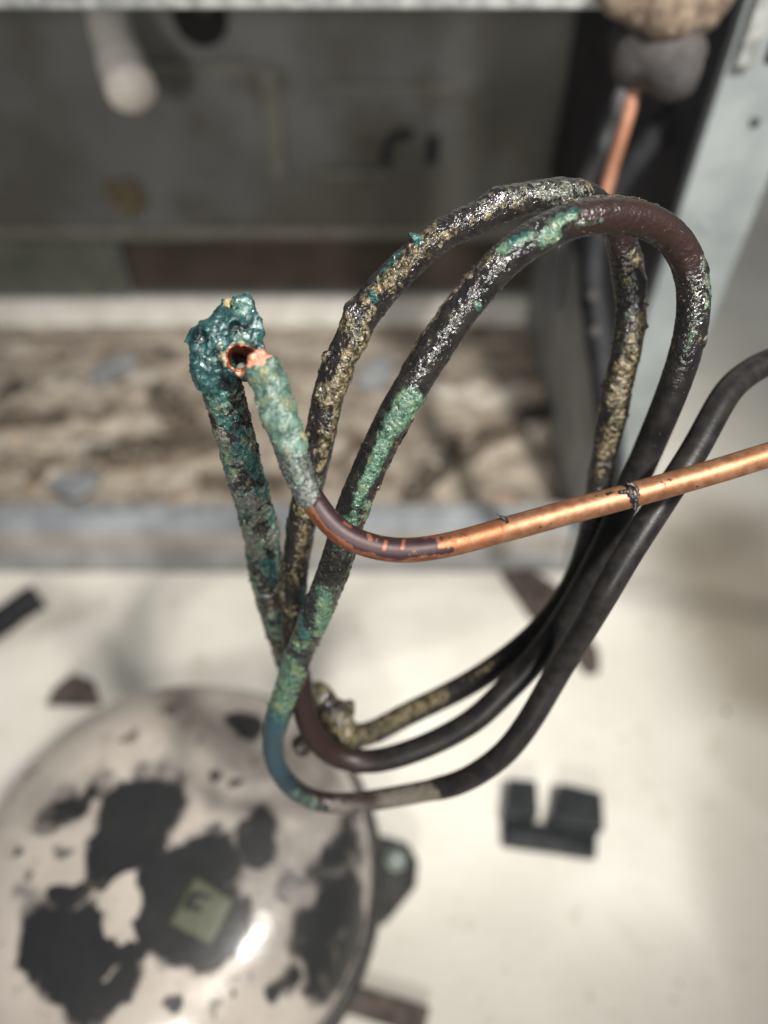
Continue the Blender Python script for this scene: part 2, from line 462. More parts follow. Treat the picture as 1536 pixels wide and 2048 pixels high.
def shell_material():
    m = M("blistered_compressor_paint")
    jit = m.math('MULTIPLY_ADD', m.noise(85, 5, .62), 1.5, -.75)
    pink = m.mix(m.ramp(m.noise(30, 4), .3, .7), (.39, .345, .305, 1), (.49, .44, .39, 1))
    pink = m.mix(m.ramp(m.noise(60, 4, .6), .55, .7, 0, .6), pink, (.27, .235, .205, 1))
    c = m.mix(m.ramp(m.noise(24, 5, .7, .8), .54, .70, 0, .6), c if False else pink, (.15, .135, .125, 1)) if False else pink
    c = m.mix(m.math('MULTIPLY', m.attr("haze_grey"), m.ramp(m.noise(55, 4, .65), .3, .6, .45, 1)), pink, (.13, .122, .115, 1))
    blk = m.mix(m.noise(50, 3), (.008, .008, .009, 1), (.026, .026, .027, 1))
    mk = m.ramp(m.math('ADD', m.attr("blot"), jit), .28, .74)
    c = m.mix(m.ramp(m.math('ADD', m.attr("blot"), m.math('MULTIPLY', jit, 0.8)), .08, .45, 0, .55), c, (.12, .108, .10, 1))
    c = m.mix(mk, c, blk)
    # scattered small blisters
    c = m.mix(m.ramp(m.noise(75, 4, .6, .3), .635, .70, 0, .8), c, (.07, .062, .05, 1))
    m.set(c, m.fmix(mk, .24, .42), 0.0, .35, .32, .19)
    m.bump(m.math('ADD', m.math('MULTIPLY', mk, -1.0), m.math('MULTIPLY', m.noise(220, 3), .4)), .0007); return m.m
MAT_SHELL = shell_material()
MAT_SEAM = simple("seam_steel", (.008, .008, .008, 1), (.030, .029, .026, 1), 90, .45, .1)
MAT_STICKER = simple("olive_sticker", (.055, .060, .036, 1), (.085, .088, .060, 1), 60, .45)

# ================================================================== SETTING
xs = np.unique(np.concatenate([np.linspace(-3, -.5, 12), np.arange(-.5, .6, .004), np.linspace(.6, 3, 12)]))
ys = np.unique(np.concatenate([np.linspace(-1.5, -.1, 8), np.arange(-.1, 1.0, .004), np.linspace(1.0, 4, 12)]))
X, Y = np.meshgrid(xs, ys, indexing='ij')
FV = np.stack([X.ravel(), Y.ravel(), np.zeros(X.size)], 1)
FF = grid_faces(len(xs), len(ys), closed=False)
def floor_patch(lst):
    a = np.zeros(len(FV))
    for x1, y1, x2, y2, r, v in lst:
        d = cap_dist(FV, on_z(x1, y1, 0), on_z(x2, y2, 0)); rr = r * 0.00033
        a = np.maximum(a, v * (1 - sstep(rr * .3, rr * 1.6, d)))
    return a
shade_stain = floor_patch([(1450, 1110, 1536, 1330, 190, .92), (1500, 1350, 1540, 1560, 110, .5), (1480, 1650, 1540, 2048, 90, .4),
                     (1000, 2048, 1536, 2048, 130, .3), (820, 1980, 1000, 1900, 120, .3), (-20, 1290, 200, 1210, 26, .3)])  # darker brownish right, plus left soft shadow and bottom light falloff painted in
spot = floor_patch([(870, 1900, 872, 1900, 12, .45), (1210, 1785, 1212, 1785, 12, .5), (1250, 1860, 1251, 1860, 7, .6),
                    (1300, 1500, 1300, 1500, 6, .5), (1440, 620, 1470, 640, 14, .3)])
floor = mesh_obj("floor", FV, FF[:, ::-1].copy(), MAT_FLOOR, attrs={"shade_stain": shade_stain, "spot": spot}); set_props(floor, kind="structure")

# ------------------------------------------------------------------ cabinet (rear of the refrigerator)
Y0, YB, XL, XR0, XR1 = 0.329, 0.600, -0.60, 0.135, 0.170
cab = empty("refrigerator_cabinet", (0, Y0, 0), "open grey steel machine compartment standing on the pale floor behind the tubes", "refrigerator")
def rail(name, prof, mat):
    return prism(name, [(XL, y, z) for y, z in prof], (XR0 - XL - .001, 0, 0), mat, cab, .0006)
rail("rail_lip", [(.326, 0), (.326, .0205), (.334, .0205), (.334, 0)], MAT_RAIL_C)
rail("rail_face", [(.330, .021), (.330, .043), (.336, .043), (.336, .021)], MAT_RAIL_B)
rail("rail_top", [(.331, .0435), (.331, .0465), (.346, .0475), (.346, .0435)], MAT_RAIL_A)
rail("rail_rim", [(.3465, .028), (.3465, .052), (.351, .052), (.351, .028)], MAT_GALV)
tray = box("tray", (XL, .352, .022), (XR0 - .001, YB - .002, .030), MAT_STRIP, cab)
box("base_strip", (XL, YB - .006, .0305), (XR0 - .001, YB + .004, .054), MAT_STRIP, cab)
bx0 = on_y(240, 540, YB)[0]; bx1 = on_y(1120, 540, YB)[0]
box("recess_panel", (bx0, YB + .010, .055), (bx1, YB + .016, .112), MAT_RECESS, cab)
box("back_panel", (XL, YB, .112), (XR0 - .001, YB + .004, .50), MAT_BACK, cab)
box("corner_panel", (XL, YB - .001, .0545), (bx0, YB + .003, .1115), simple("green_grey", (.10, .11, .09, 1), (.15, .155, .13, 1), 30, .6), cab)
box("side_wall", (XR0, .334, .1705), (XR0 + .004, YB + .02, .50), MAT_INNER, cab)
box("side_wall_lower", (XR0, .334, 0.0), (XR0 + .004, YB + .02, .170), simple("pale_grey_wall", (.26, .26, .255, 1), (.40, .40, .39, 1), 22, .6), cab)  # lower part of the inner side wall, coloured paler than above
def rib(x1, y1, x2, y2, w=.0045, mat=None):
    a = on_y(x1, y1, YB); b = on_y(x2, y2, YB)
    lo = (min(a[0], b[0]) - w / 2, YB - .0035, min(a[2], b[2]) - w / 2)
    hi = (max(a[0], b[0]) + w / 2, YB - .0002, max(a[2], b[2]) + w / 2)
    return box("rib", lo, hi, mat or MAT_RIB, cab, .001)
rib(310, 132, 525, 132, .006); rib(548, 140, 548, 345, .005); rib(650, 174, 900, 174, .005)
rib(-100, 462, 1080, 462, .008)
rib(645, 345, 775, 345, .005)
# side flange facing the room
fl = box("side_flange", (XR0, Y0 - .004, 0.0), (XR1, Y0 + .004, .52), MAT_SIDE, cab, .0012)
box("outer_side", (XR1 - .003, Y0 + .0045, 0.0), (XR1, YB + .3, .52), MAT_SIDE, cab)
def disc(name, c, r, n, h, mat, parent, seg=24):
    c = np.array(c, float); n = np.array(n, float); n /= np.linalg.norm(n)
    t = np.cross(n, (0, 0, 1)) if abs(n[2]) < .9 else np.cross(n, (1, 0, 0)); t /= np.linalg.norm(t); b = np.cross(n, t)
    V = [c + (math.cos(a) * t + math.sin(a) * b) * rr + n * hh for rr, hh in ((r, 0), (r, h * .7), (r * .8, h)) for a in np.linspace(0, 2 * math.pi, seg, endpoint=False)]
    F = [tuple(f) for f in grid_faces(3, seg)] + [tuple(range(2 * seg, 3 * seg)), tuple(range(seg))[::-1]]
    return mesh_obj(name, V, F, mat, parent)
disc("screw", on_y(1509, 245, Y0 - .0041), .0021, (0, -1, 0), .0006, MAT_TAR, fl)
disc("screw", on_y(1410, 452, Y0 - .0041), .0022, (0, -1, 0), .0006, MAT_RAIL_A, fl)
# raised bright ribs and slot high on the flange
s0 = on_y(1466, 108, Y0)
box("reinforcing_rib", (.1370, Y0 - .0085, s0[2] - .002), (.1440, Y0 - .0042, .52), MAT_GALV, fl, .001)
box("reinforcing_rib", (.1495, Y0 - .0085, s0[2] + .003), (.1545, Y0 - .0042, .52), MAT_GALV, fl, .001)
s1 = on_y(1530, 118, Y0)
box("slot", (s1[0] - .002, Y0 - .0050, s1[2]), (s1[0] + .012, Y0 - .0042, s1[2] + .024), MAT_BLACKHOLE, fl, .0004)
zt = on_y(768, 15, Y0)[2]
te = box("top_flange", (XL, Y0 - .003, zt), (XR0 - .012, Y0 + .004, .52), MAT_GALV, cab, .0012)

# marker writing on the back panel
def stroke(name, pxpts, w, parent, Yp=YB - .0003):
    P = spline([on_y(x, y, Yp) for x, y in pxpts], .002, 0.002)
    T = np.gradient(P, axis=0); T /= np.linalg.norm(T, axis=1)[:, None]
    S = np.stack([T[:, 2], 0 * T[:, 0], -T[:, 0]], 1)
    n = len(P); V = np.vstack([P + S * w / 2, P - S * w / 2, P + S * w / 2 - [0, .0005, 0], P - S * w / 2 - [0, .0005, 0]])
    F = []
    for i in range(n - 1):
        for a, b in ((0, 1), (1, 3), (3, 2), (2, 0)):
            F.append((a * n + i, a * n + i + 1, b * n + i + 1, b * n + i))
    F += [(0, n, 3 * n, 2 * n), (n - 1, 3 * n - 1, 4 * n - 1, 2 * n + n - 1)]
    return mesh_obj(name, V, F, MAT_INK, parent, smooth=False)
stroke("marker_letter", [(826, 272), (806, 268), (786, 276), (774, 296), (771, 318), (775, 330)], .0085, cab)
stroke("marker_letter", [(866, 272), (865, 300), (862, 328)], .0105, cab)
yf = on_y(255, 390, YB)

def lump(name, spheres, mat, h, rough, rscale, parent=None, seed=3, k=.002, attrs_fn=None, cut=None):
    C = np.array([s[:3] for s in spheres]); R = np.array([s[3] for s in spheres])
    lo = (C - R[:, None]).min(0) - rough * 2 - h * 3; hi = (C + R[:, None]).max(0) + rough * 2 + h * 3
    def sdf(P):
        d = None
        for c, r in zip(C, R):
            e = np.linalg.norm(P - c, axis=1) - r
            d = e if d is None else smin(d, e, k)
        d = d - (fbm(P, rscale, 3, seed) - .5) * 2 * rough
        if cut is not None: d = cut(P, d)
        return d
    V, F = surface_nets(sdf, lo, hi, h)
    return mesh_obj(name, V, F, mat, parent, attrs=attrs_fn(V) if attrs_fn else None)
def top(o, label, cat, group=None, kind=None): return set_props(o, label, cat, group, kind)

sp = [tuple(yf + np.array(d) * .001) + (r * .001,) for d, r in (((-9, 0, 4), 9), ((6, -1, 6), 8), ((0, 0, -8), 10), ((10, 0, -4), 6))]
top(lump("foam_patch", sp, MAT_YELLOWFOAM, .0015, .003, 140), "small lump of yellowish foam stuck on the dark back panel", "foam")

# ------------------------------------------------------------------ top left: white peg, dark grommet
D_ = .43
peg = empty("plastic_peg", ray(245, 160, D_), "blurred white plastic peg hanging at the upper left below the steel edge", "peg")
tube("peg_body", [ray(200, -40, D_ + .05), ray(222, 60, D_ + .02), ray(240, 118, D_)], .0125, MAT_WHITE, peg, .002, 28, .002)
tube("peg_tip", [ray(241, 120, D_), ray(254, 158, D_ - .008), ray(263, 180, D_ - .012)], .0136, MAT_WHITE, peg, .002, 28, .002)
gr = empty("rubber_grommet", on_y(400, 35, YB), "black hole grommet with an orange core at the top of the back panel", "grommet")
disc("grommet_ring", on_y(400, 32, YB - .001), .019, (0, -1, 0), .003, MAT_BLACKHOLE, gr)
disc("core", on_y(405, 14, YB - .0045), .006, (0, -1, 0), .002, MAT_RUST, gr)

# ------------------------------------------------------------------ top right: foam wrapped joint and its copper tube
fj = empty("pipe_joint", ray(1320, 120, .30), "foam wrapped pipe joint with grey fitting hanging beside the side flange", "pipe joint")
D1 = .272
def S(px, py, D, r): return tuple(ray(px, py, D)) + (r,)
lump("foam_wrap", [S(1245, -15, D1, .0085), S(1290, 10, D1, .0085), S(1345, 20, D1 - .004, .0105), S(1390, 5, D1, .011), S(1420, -10, D1, .0085), S(1310, -20, D1, .012), S(1350, 40, D1, .0075)],
     MAT_FOAM, .0009, .0010, 420, fj, 5)
lump("fitting", [S(1290, 110, D1 + .014, .0125), S(1335, 120, D1 + .008, .0115), S(1365, 105, D1 + .008, .0085), S(1352, 152, D1 + .008, .0085), S(1282, 80, D1 + .02, .012), S(1262, 140, D1 + .016, .006)],
     MAT_FITTING, .0009, .0006, 260, fj, 8, k=.003)
tube("copper_tube", [ray(1275, 130, .290), ray(1262, 210, .292), ray(1238, 290, .295), ray(1214, 370, .30), ray(1196, 440, .305)], .0026, MAT_OLDCOPPER, fj, .002, 20)
o = tube("grey_cable", [ray(1262, 150, .36), ray(1222, 240, .36), ray(1195, 310, .36), ray(1165, 380, .365), ray(1130, 480, .37), ray(1105, 620, .38)], .0038, simple("grey_sheath", (.085, .085, .088, 1), (.13, .13, .13, 1)), None, .002, 16)
top(o, "thin grey cable slanting down just left of the upper copper tube", "cable")
hose = empty("rubber_hose", ray(1185, 600, .34), "thick black rubber hose hanging behind the right side of the loops", "hose")
tube("hose_body", [ray(1420, 150, .36), ray(1330, 250, .355), ray(1250, 350, .35), ray(1188, 470, .34), ray(1184, 560, .34), ray(1197, 670, .345), ray(1215, 800, .35), ray(1222, 900, .36), ray(1215, 1010, .38)], .0062, MAT_RUBBER, hose, .003, 24, .01, rough=.0008)
for (x, y) in ((1185, 592), (1190, 662)):
    c = ray(x, y, .331); disc("rivet", c, .0024, CAM - c, .0012, MAT_FITTING, hose)

# ------------------------------------------------------------------ dust and bits on the tray
gx = np.arange(XL, XR0 - .002, .0025); gy = np.arange(.353, YB - .007, .0025)
GX, GY = np.meshgrid(gx, gy, indexing='ij'); G0 = np.stack([GX.ravel(), GY.ravel(), np.zeros(GX.size)], 1)
edge = np.clip((G0[:, 1] - .353) / .02, 0, 1) * np.clip((YB - .007 - G0[:, 1]) / .07, 0, 1)
ht0 = G0[:, 2]
_c, _s = math.cos(.6), math.sin(.6)
GW = np.stack([G0[:, 0] * _c - G0[:, 1] * _s, G0[:, 0] * _s + G0[:, 1] * _c, G0[:, 2]], 1)
GW = GW + .03 * np.stack([fbm(GW, 30, 4, 61) - .5, fbm(GW, 30, 4, 62) - .5, 0 * ht0], 1)
ht = .0302 + edge * (sstep(.35, .8, fbm(GW * [.6, 1.3, 1], 20, 4, 40)) * .013 + fbm(GW, 110, 4, 44) * .010)
G0[:, 2] = ht
def heap(lst):
    a = np.zeros(len(G0))
    for x1, y1, x2, y2, r, v in lst:
        P1, P2 = on_z(x1, y1, .035), on_z(x2, y2, .035); q = G0.copy(); q[:, 2] = .035
        a = np.maximum(a, v * (1 - sstep(r * .00030 * .3, r * .00030 * 1.7, cap_dist(q, P1, P2))))
    return a
hp = heap([(0, 870, 220, 850, 26, .9), (230, 930, 420, 900, 50, 1.0), (330, 800, 370, 870, 44, .95), (420, 980, 560, 985, 30, .9), (330, 720, 345, 730, 26, .7), (0, 690, 60, 680, 14, .6), (110, 680, 150, 678, 12, .7),
           (210, 780, 240, 785, 16, .6), (830, 990, 980, 880, 34, .85), (700, 980, 720, 900, 30, .6), (1000, 880, 1160, 830, 26, .8), (930, 700, 960, 660, 40, .5), (100, 940, 60, 985, 18, .6)])
pp_ = heap([(100, 770, 300, 760, 30, .75), (150, 905, 230, 890, 16, .8), (560, 700, 820, 720, 26, .5), (860, 790, 1010, 800, 34, .85), (1040, 860, 1080, 880, 16, .7), (0, 660, 400, 655, 12, .6), (840, 940, 880, 960, 16, .5)])
G0[:, 2] += hp * (.006 + .012 * fbm(GW, 70, 3, 48)) * edge
o = mesh_obj("dust", G0, grid_faces(len(gx), len(gy), False)[:, ::-1].copy(), MAT_DUST, attrs={"heap": hp, "pale": pp_}); set_props(o, kind="stuff")
o["label"] = "thick brown dust and grit lying on the tray"
# crumbs
def rocks(name, C, Rr, mat, parent=None, attrs=None, squash=.7, seed=1):
    r2 = np.random.default_rng(seed)
    base = np.array([(1,0,0),(-1,0,0),(0,1,0),(0,-1,0),(0,0,1),(0,0,-1)], float)
    bf = np.array([(0,2,4),(2,1,4),(1,3,4),(3,0,4),(2,0,5),(1,2,5),(3,1,5),(0,3,5)])
    n = len(C)
    J = base[None] * (1 + r2.uniform(-.45, .45, (n, 6, 1))) + r2.uniform(-.25, .25, (n, 6, 3))
    sc = np.asarray(Rr)[:, None] * r2.uniform(1 - squash * .6, 1.3, (n, 3))
    A = r2.normal(size=(n, 3, 3)); Qm = np.linalg.qr(A)[0]
    V = np.einsum('nij,nkj->nki', Qm, J * sc[:, None, :]) + np.asarray(C)[:, None, :]
    F = (bf[None] + (np.arange(n) * 6)[:, None, None]).reshape(-1, 3)
    at = {k: np.repeat(v, 6) for k, v in (attrs or {}).items()}
    return mesh_obj(name, V.reshape(-1, 3), F, mat, parent, attrs=at, smooth=False)
n = 1100
idx = rng.choice(len(G0), n, p=edge / edge.sum())
o = rocks("grit", G0[idx] + [0, 0, .001], rng.uniform(.001, .0042, n), MAT_DUST); set_props(o, kind="stuff")
o["label"] = "loose crumbs of grit scattered over the dusty tray"
def flake(px, py, w, d, label, mat, name="debris_flake", z=.045, rot=.3, hgt=.004):
    c = on_z(px, py, z); n = 11
    pts = []
    for i in range(n):
        a = 2 * math.pi * i / n; rr = random.uniform(.75, 1.1)
        x, y = math.cos(a) * w * rr, math.sin(a) * d * rr
        pts.append((c[0] + x * math.cos(rot) - y * math.sin(rot), c[1] + x * math.sin(rot) + y * math.cos(rot), c[2] - .004 + .25 * x))
    o = prism(name, pts, (0, 0, hgt), mat, None, .0008)
    return top(o, label, "debris")
flake(225, 735, .026, .016, "pale blue-grey flake lying in the dust left of the teal tube end", MAT_FLAKE, z=.046)
flake(150, 965, .024, .014, "blue-grey flake in the dust just behind the rail at the left", MAT_FLAKE, rot=-.4, z=.05)
flake(748, 745, .018, .016, "blue-grey flake in the dust seen between the two front loops", MAT_FLAKE, rot=.9, z=.046)
flake(20, 775, .016, .007, "dark rust-brown flake on the dust at the left edge of the photo", MAT_RUST, z=.048)
for k, (pp, r, lab) in enumerate([
    ([(1040, 835), (1095, 820), (1140, 835), (1163, 868), (1150, 905)], .0055, "dark curled scrap on the tray beside the rear right limb of the loops"),
    ([(815, 1005), (860, 968), (900, 925), (915, 880)], .0042, "dark twig lying in the dust above the copper pipe bend"),
    ([(0, 1245), (35, 1218), (78, 1192)], .0095, "short black rubber strip on the pale floor at the left edge")]):
    z = .052 if k < 2 else .0095
    if k == 2: pp = [(-60, 1280)] + pp
    o = tube(["curled_scrap", "twig", "rubber_strip"][k], [on_z(x, y, z) for x, y in pp], r, [MAT_TAR, MAT_RECESS, MAT_RUBBER][k], None, .002, 12, .004, rough=.002)
    top(o, lab, ["scrap", "twig", "rubber strip"][k])

# rust brown bracket on the floor behind the tubes
def slab(name, px, z0, t, mat, label, cat, parent=None):
    o = prism(name, [on_z(x, y, z0) for x, y in px], (0, 0, t), mat, parent, .0008)
    if label: top(o, label, cat)
    return o
slab("steel_bracket", [(1000, 1150), (1060, 1146), (1110, 1178), (1150, 1240), (1195, 1310), (1196, 1350), (1170, 1352), (1120, 1270), (1060, 1240)], .0006, .006, MAT_RUST,
     "rusty brown steel bracket on the floor behind the black tubes", "bracket")

# crumbs shed on the floor
nf = 150; FC = np.stack([rng.uniform(-.3, .35, nf), rng.uniform(.02, .33, nf), np.full(nf, .0004)], 1)
FC = FC[np.hypot(FC[:, 0] + .096, FC[:, 1] - .094) > .10]
o = rocks("crumbs", FC, rng.uniform(.0003, .0011, len(FC)) * (1 + (rng.random(len(FC)) > .95)), MAT_RUST, seed=91); set_props(o, kind="stuff"); o["label"] = "small brown crumbs scattered over the pale floor"

# ------------------------------------------------------------------ black plastic clip on the floor
clip = empty("plastic_clip", on_z(1100, 1690, 0), "small black notched plastic clip lying alone on the pale floor at right", "clip")
def clip_prism(name, pxs, z0, t, mat=MAT_CLIP): return prism(name, [on_z(x, y, z0) for x, y in pxs], (0, 0, t), mat, clip, .0012)
clip_prism("clip_base", [(1003, 1640), (1190, 1672), (1188, 1722), (1004, 1696)], .0005, .007)
clip_prism("prong", [(1012, 1575), (1066, 1580), (1070, 1648), (1006, 1652)], .0006, .016)
clip_prism("prong", [(1112, 1585), (1192, 1604), (1196, 1676), (1098, 1664)], .0006, .017)
tube("hinge_bar", [on_z(1012, 1668, .008), on_z(1100, 1684, .008), on_z(1180, 1702, .008)], .0042, MAT_CLIP, clip, .002, 14)
clip_prism("latch", [(1128, 1690), (1182, 1700), (1180, 1722), (1126, 1712)], .0075, .004)

# ================================================================== COMPRESSOR
SC = on_z(352, 1752, .088)           # centre of the seam
RS = .0905
DH, DE = .050, .62                   # dome height and flatness of its top
comp = empty("compressor", (SC[0], SC[1], 0), "round pinkish-beige compressor with blistered black patches at the lower left", "compressor")
nth, nph = 420, 150
th = np.linspace(0, 2 * np.pi, nth, endpoint=False); ph = np.linspace(0.0, np.pi / 2, nph)
V = []
for p in ph[::-1]:
    rr = RS * np.cos(p) ** DE if p < np.pi / 2 else 0
    V.append(np.stack([SC[0] + (rr + 1e-6) * np.cos(th), SC[1] + (rr + 1e-6) * 1.0 * np.sin(th), np.full(nth, SC[2] + .001 + DH * np.sin(p))], 1))
DV = np.vstack(V)
DF = grid_faces(nph, nth)
def dome_hit(px, py):
    """first point of the dome under this pixel"""
    d = FW * FPX + RT * (px - 768) - UP * (py - 1024); d /= np.linalg.norm(d)
    for t in np.arange(.2, .6, .0005):
        p = CAM + d * t; r = math.hypot(p[0] - SC[0], p[1] - SC[1])
        if r < RS and p[2] > SC[2]:
            ang = math.acos((r / RS) ** (1 / DE)) if r > 0 else math.pi / 2
            if p[2] <= SC[2] + .001 + DH * math.sin(ang): return p
    return on_z(px, py, SC[2])
DVW = DV + .016 * np.stack([fbm(DV, 42, 4, 801) - .5, fbm(DV, 42, 4, 802) - .5, 0 * DV[:, 0]], 1) + .005 * np.stack([fbm(DV, 190, 3, 803) - .5, fbm(DV, 190, 3, 804) - .5, 0 * DV[:, 0]], 1)
def dome_patch(lst, soft=.55):
    a = np.zeros(len(DV))
    for x1, y1, x2, y2, r, v in lst:
        d = cap_dist(DVW, dome_hit(x1, y1), dome_hit(x2, y2)); rr = r * .000222
        a = np.maximum(a, v * (1 - sstep(rr * soft, rr * (2 - soft), d)))
    return a
blot = dome_patch([(240, 1640, 310, 1610, 58, 1.05), (215, 1710, 290, 1680, 48, 1.0), (330, 1590, 330, 1600, 22, 1), (200, 1760, 180, 1735, 22, .9),
                   (100, 1880, 150, 1870, 62, 1.05), (130, 1930, 170, 1960, 62, 1.05), (170, 1860, 215, 1950, 55, 1.05), (230, 1890, 290, 1830, 48, 1.05),
                   (290, 1830, 330, 1760, 48, 1.05), (400, 1730, 430, 1720, 62, 1.05), (400, 1790, 430, 1840, 68, 1.05), (370, 1850, 440, 1850, 62, 1.05),
                   (516, 1655, 520, 1690, 34, 1.0), (490, 1440, 500, 1455, 34, .95), (640, 1870, 690, 1800, 52, .9), (560, 1990, 600, 1960, 22, .8),
                   (700, 1660, 710, 1640, 30, .8), (660, 1950, 700, 1880, 60, .8), (120, 1620, 130, 1600, 30, .45), (650, 1740, 700, 1700, 42, .65),
                   (110, 1790, 160, 1770, 10, .9), (345, 2000, 350, 2000, 14, .75), (280, 1560, 300, 1570, 30, .55),(200,1570,180,1600,24,.5),(100,1640,140,1620,34,.55),(330,1540,350,1560,24,.4),(420,1540,421,1540,14,.65),(462,1560,463,1560,15,.65),(425,1640,426,1640,16,.6),(45,1695,46,1695,10,.6),(130,1710,131,1710,11,.7),(690,1990,700,1980,30,.5),(590,1760,600,1770,30,.45),(355,1925,356,1926,8,.7),(480,1990,481,1990,9,.6)], .6)
hz = dome_patch([(550, 1680, 640, 1850, 110, .8), (600, 1600, 700, 1700, 90, .7), (300, 1560, 350, 1570, 60, .3), (40, 1800, 60, 1820, 16, .9), (480, 1430, 500, 1460, 60, .6),
                 (420, 1560, 420, 1600, 18, .8), (465, 1560, 466, 1562, 12, .8), (100, 1600, 140, 1600, 50, .5)], .1)
DVd = DV.copy()
isl = dome_patch([(205, 1800, 270, 1760, 20, 1.3), (225, 1830, 275, 1800, 26, 1.3), (255, 1850, 262, 1860, 14, 1.2), (215, 1960, 240, 1930, 6, .6)], .6)
blot = np.clip(blot - isl, -1, 1.2) + .10 * (hz > .3) * (fbm(DV, 60, 3, 17) > .5)
sh = mesh_obj("shell", DVd, DF[:, ::-1].copy(), MAT_SHELL, comp, attrs={"blot": blot, "haze_grey": hz})
def ring(name, prof, mat, parent, seg=160):
    n = len(prof); V = []
    for r, z in prof: V.append(np.stack([SC[0] + r * np.cos(np.linspace(0, 2 * np.pi, seg, endpoint=False)), SC[1] + r * np.sin(np.linspace(0, 2 * np.pi, seg, endpoint=False)), np.full(seg, z)], 1))
    F = grid_faces(n, seg); return mesh_obj(name, np.vstack(V), F[:, ::-1].copy(), mat, parent)
z = SC[2]
ring("seam_flange", [(RS - .002, z + .003), (RS + .0005, z + .0042), (RS + .0035, z + .0035), (RS + .0048, z), (RS + .0048, z - .010), (RS + .003, z - .013), (RS - .002, z - .013)][::-1][::-1], MAT_SEAM, comp)
ring("lower_shell", [(RS - .001, z - .012), (RS - .002, z - .04), (RS - .012, z - .065), (RS - .035, z - .076), (.005, z - .078)], MAT_SEAM, comp)
# feet
def foot(pxs, zf, grom, rg):
    f = prism("mounting_foot", [on_z(x, y, zf) for x, y in pxs], (0, 0, .004), MAT_SEAM, comp, .001)
    if grom is not None:
        c = on_z(grom[0], grom[1], zf + .0042)
        disc("grommet", c, rg * .8, (0, 0, 1), .004, MAT_GREYPLUG, f)
        disc("bolt", c + np.array([.001, .0, .0042]), rg * .45, (0, 0, 1), .003, MAT_SIDE, f)
    return f
foot([(700, 1680), (770, 1675), (815, 1690), (836, 1725), (832, 1775), (800, 1815), (770, 1850), (700, 1860)], .020, (790, 1722), .0075)
fo = prism("mounting_foot", [on_z(x, y, .012) for x, y in [(95, 1412), (112, 1378), (150, 1350), (190, 1366), (205, 1412)]], (0, 0, .004), MAT_RUST, comp, .001)
fo["label"] = "rust-brown mounting foot"
fo2 = prism("mounting_foot", [on_z(x, y, .006) for x, y in [(640, 1960), (715, 1972), (860, 2015), (846, 2075), (700, 2030), (600, 2060)]], (0, 0, .004), MAT_RUST, comp, .001)
fo2["label"] = "rust-brown mounting foot"
# sticker lying on the dome
q = [dome_hit(x, y) for x, y in ((392, 1752), (470, 1800), (424, 1895), (338, 1845))]
ns = 10; SV = []
for i in range(ns + 1):
    for j in range(ns + 1):
        u, v_ = i / ns, j / ns
        p = (q[0] * (1 - u) + q[1] * u) * (1 - v_) + (q[3] * (1 - u) + q[2] * u) * v_
        r = math.hypot(p[0] - SC[0], p[1] - SC[1]); ang = math.acos(min(1, (r / RS) ** (1 / DE)))
        SV.append((p[0], p[1], SC[2] + .001 + DH * math.sin(ang) + .0007))
stk = mesh_obj("sticker", SV, grid_faces(ns + 1, ns + 1, False), MAT_STICKER, comp)
so = stk.modifiers.new("thick", 'SOLIDIFY'); so.thickness = .0004; so.offset = 1
def mark(pts, w=.0016):
    P = np.array([dome_hit(x, y) for x, y in pts]); P = spline(P, .0015, 0)
    T = np.gradient(P, axis=0); T /= np.linalg.norm(T, axis=1)[:, None]; S_ = np.stack([T[:, 1], -T[:, 0], 0 * T[:, 0]], 1)
    Z = np.array([0, 0, .0016]); n = len(P)
    V = np.vstack([P + S_ * w / 2 + Z, P - S_ * w / 2 + Z])
    F = [(i, i + 1, n + i + 1, n + i) for i in range(n - 1)]
    o = mesh_obj("printed_mark", V, F, MAT_INK, stk); s = o.modifiers.new("t", 'SOLIDIFY'); s.thickness = .0003
mark([(388, 1790), (374, 1820)], .0024); mark([(390, 1790), (424, 1798)]); mark([(380, 1812), (404, 1824)])

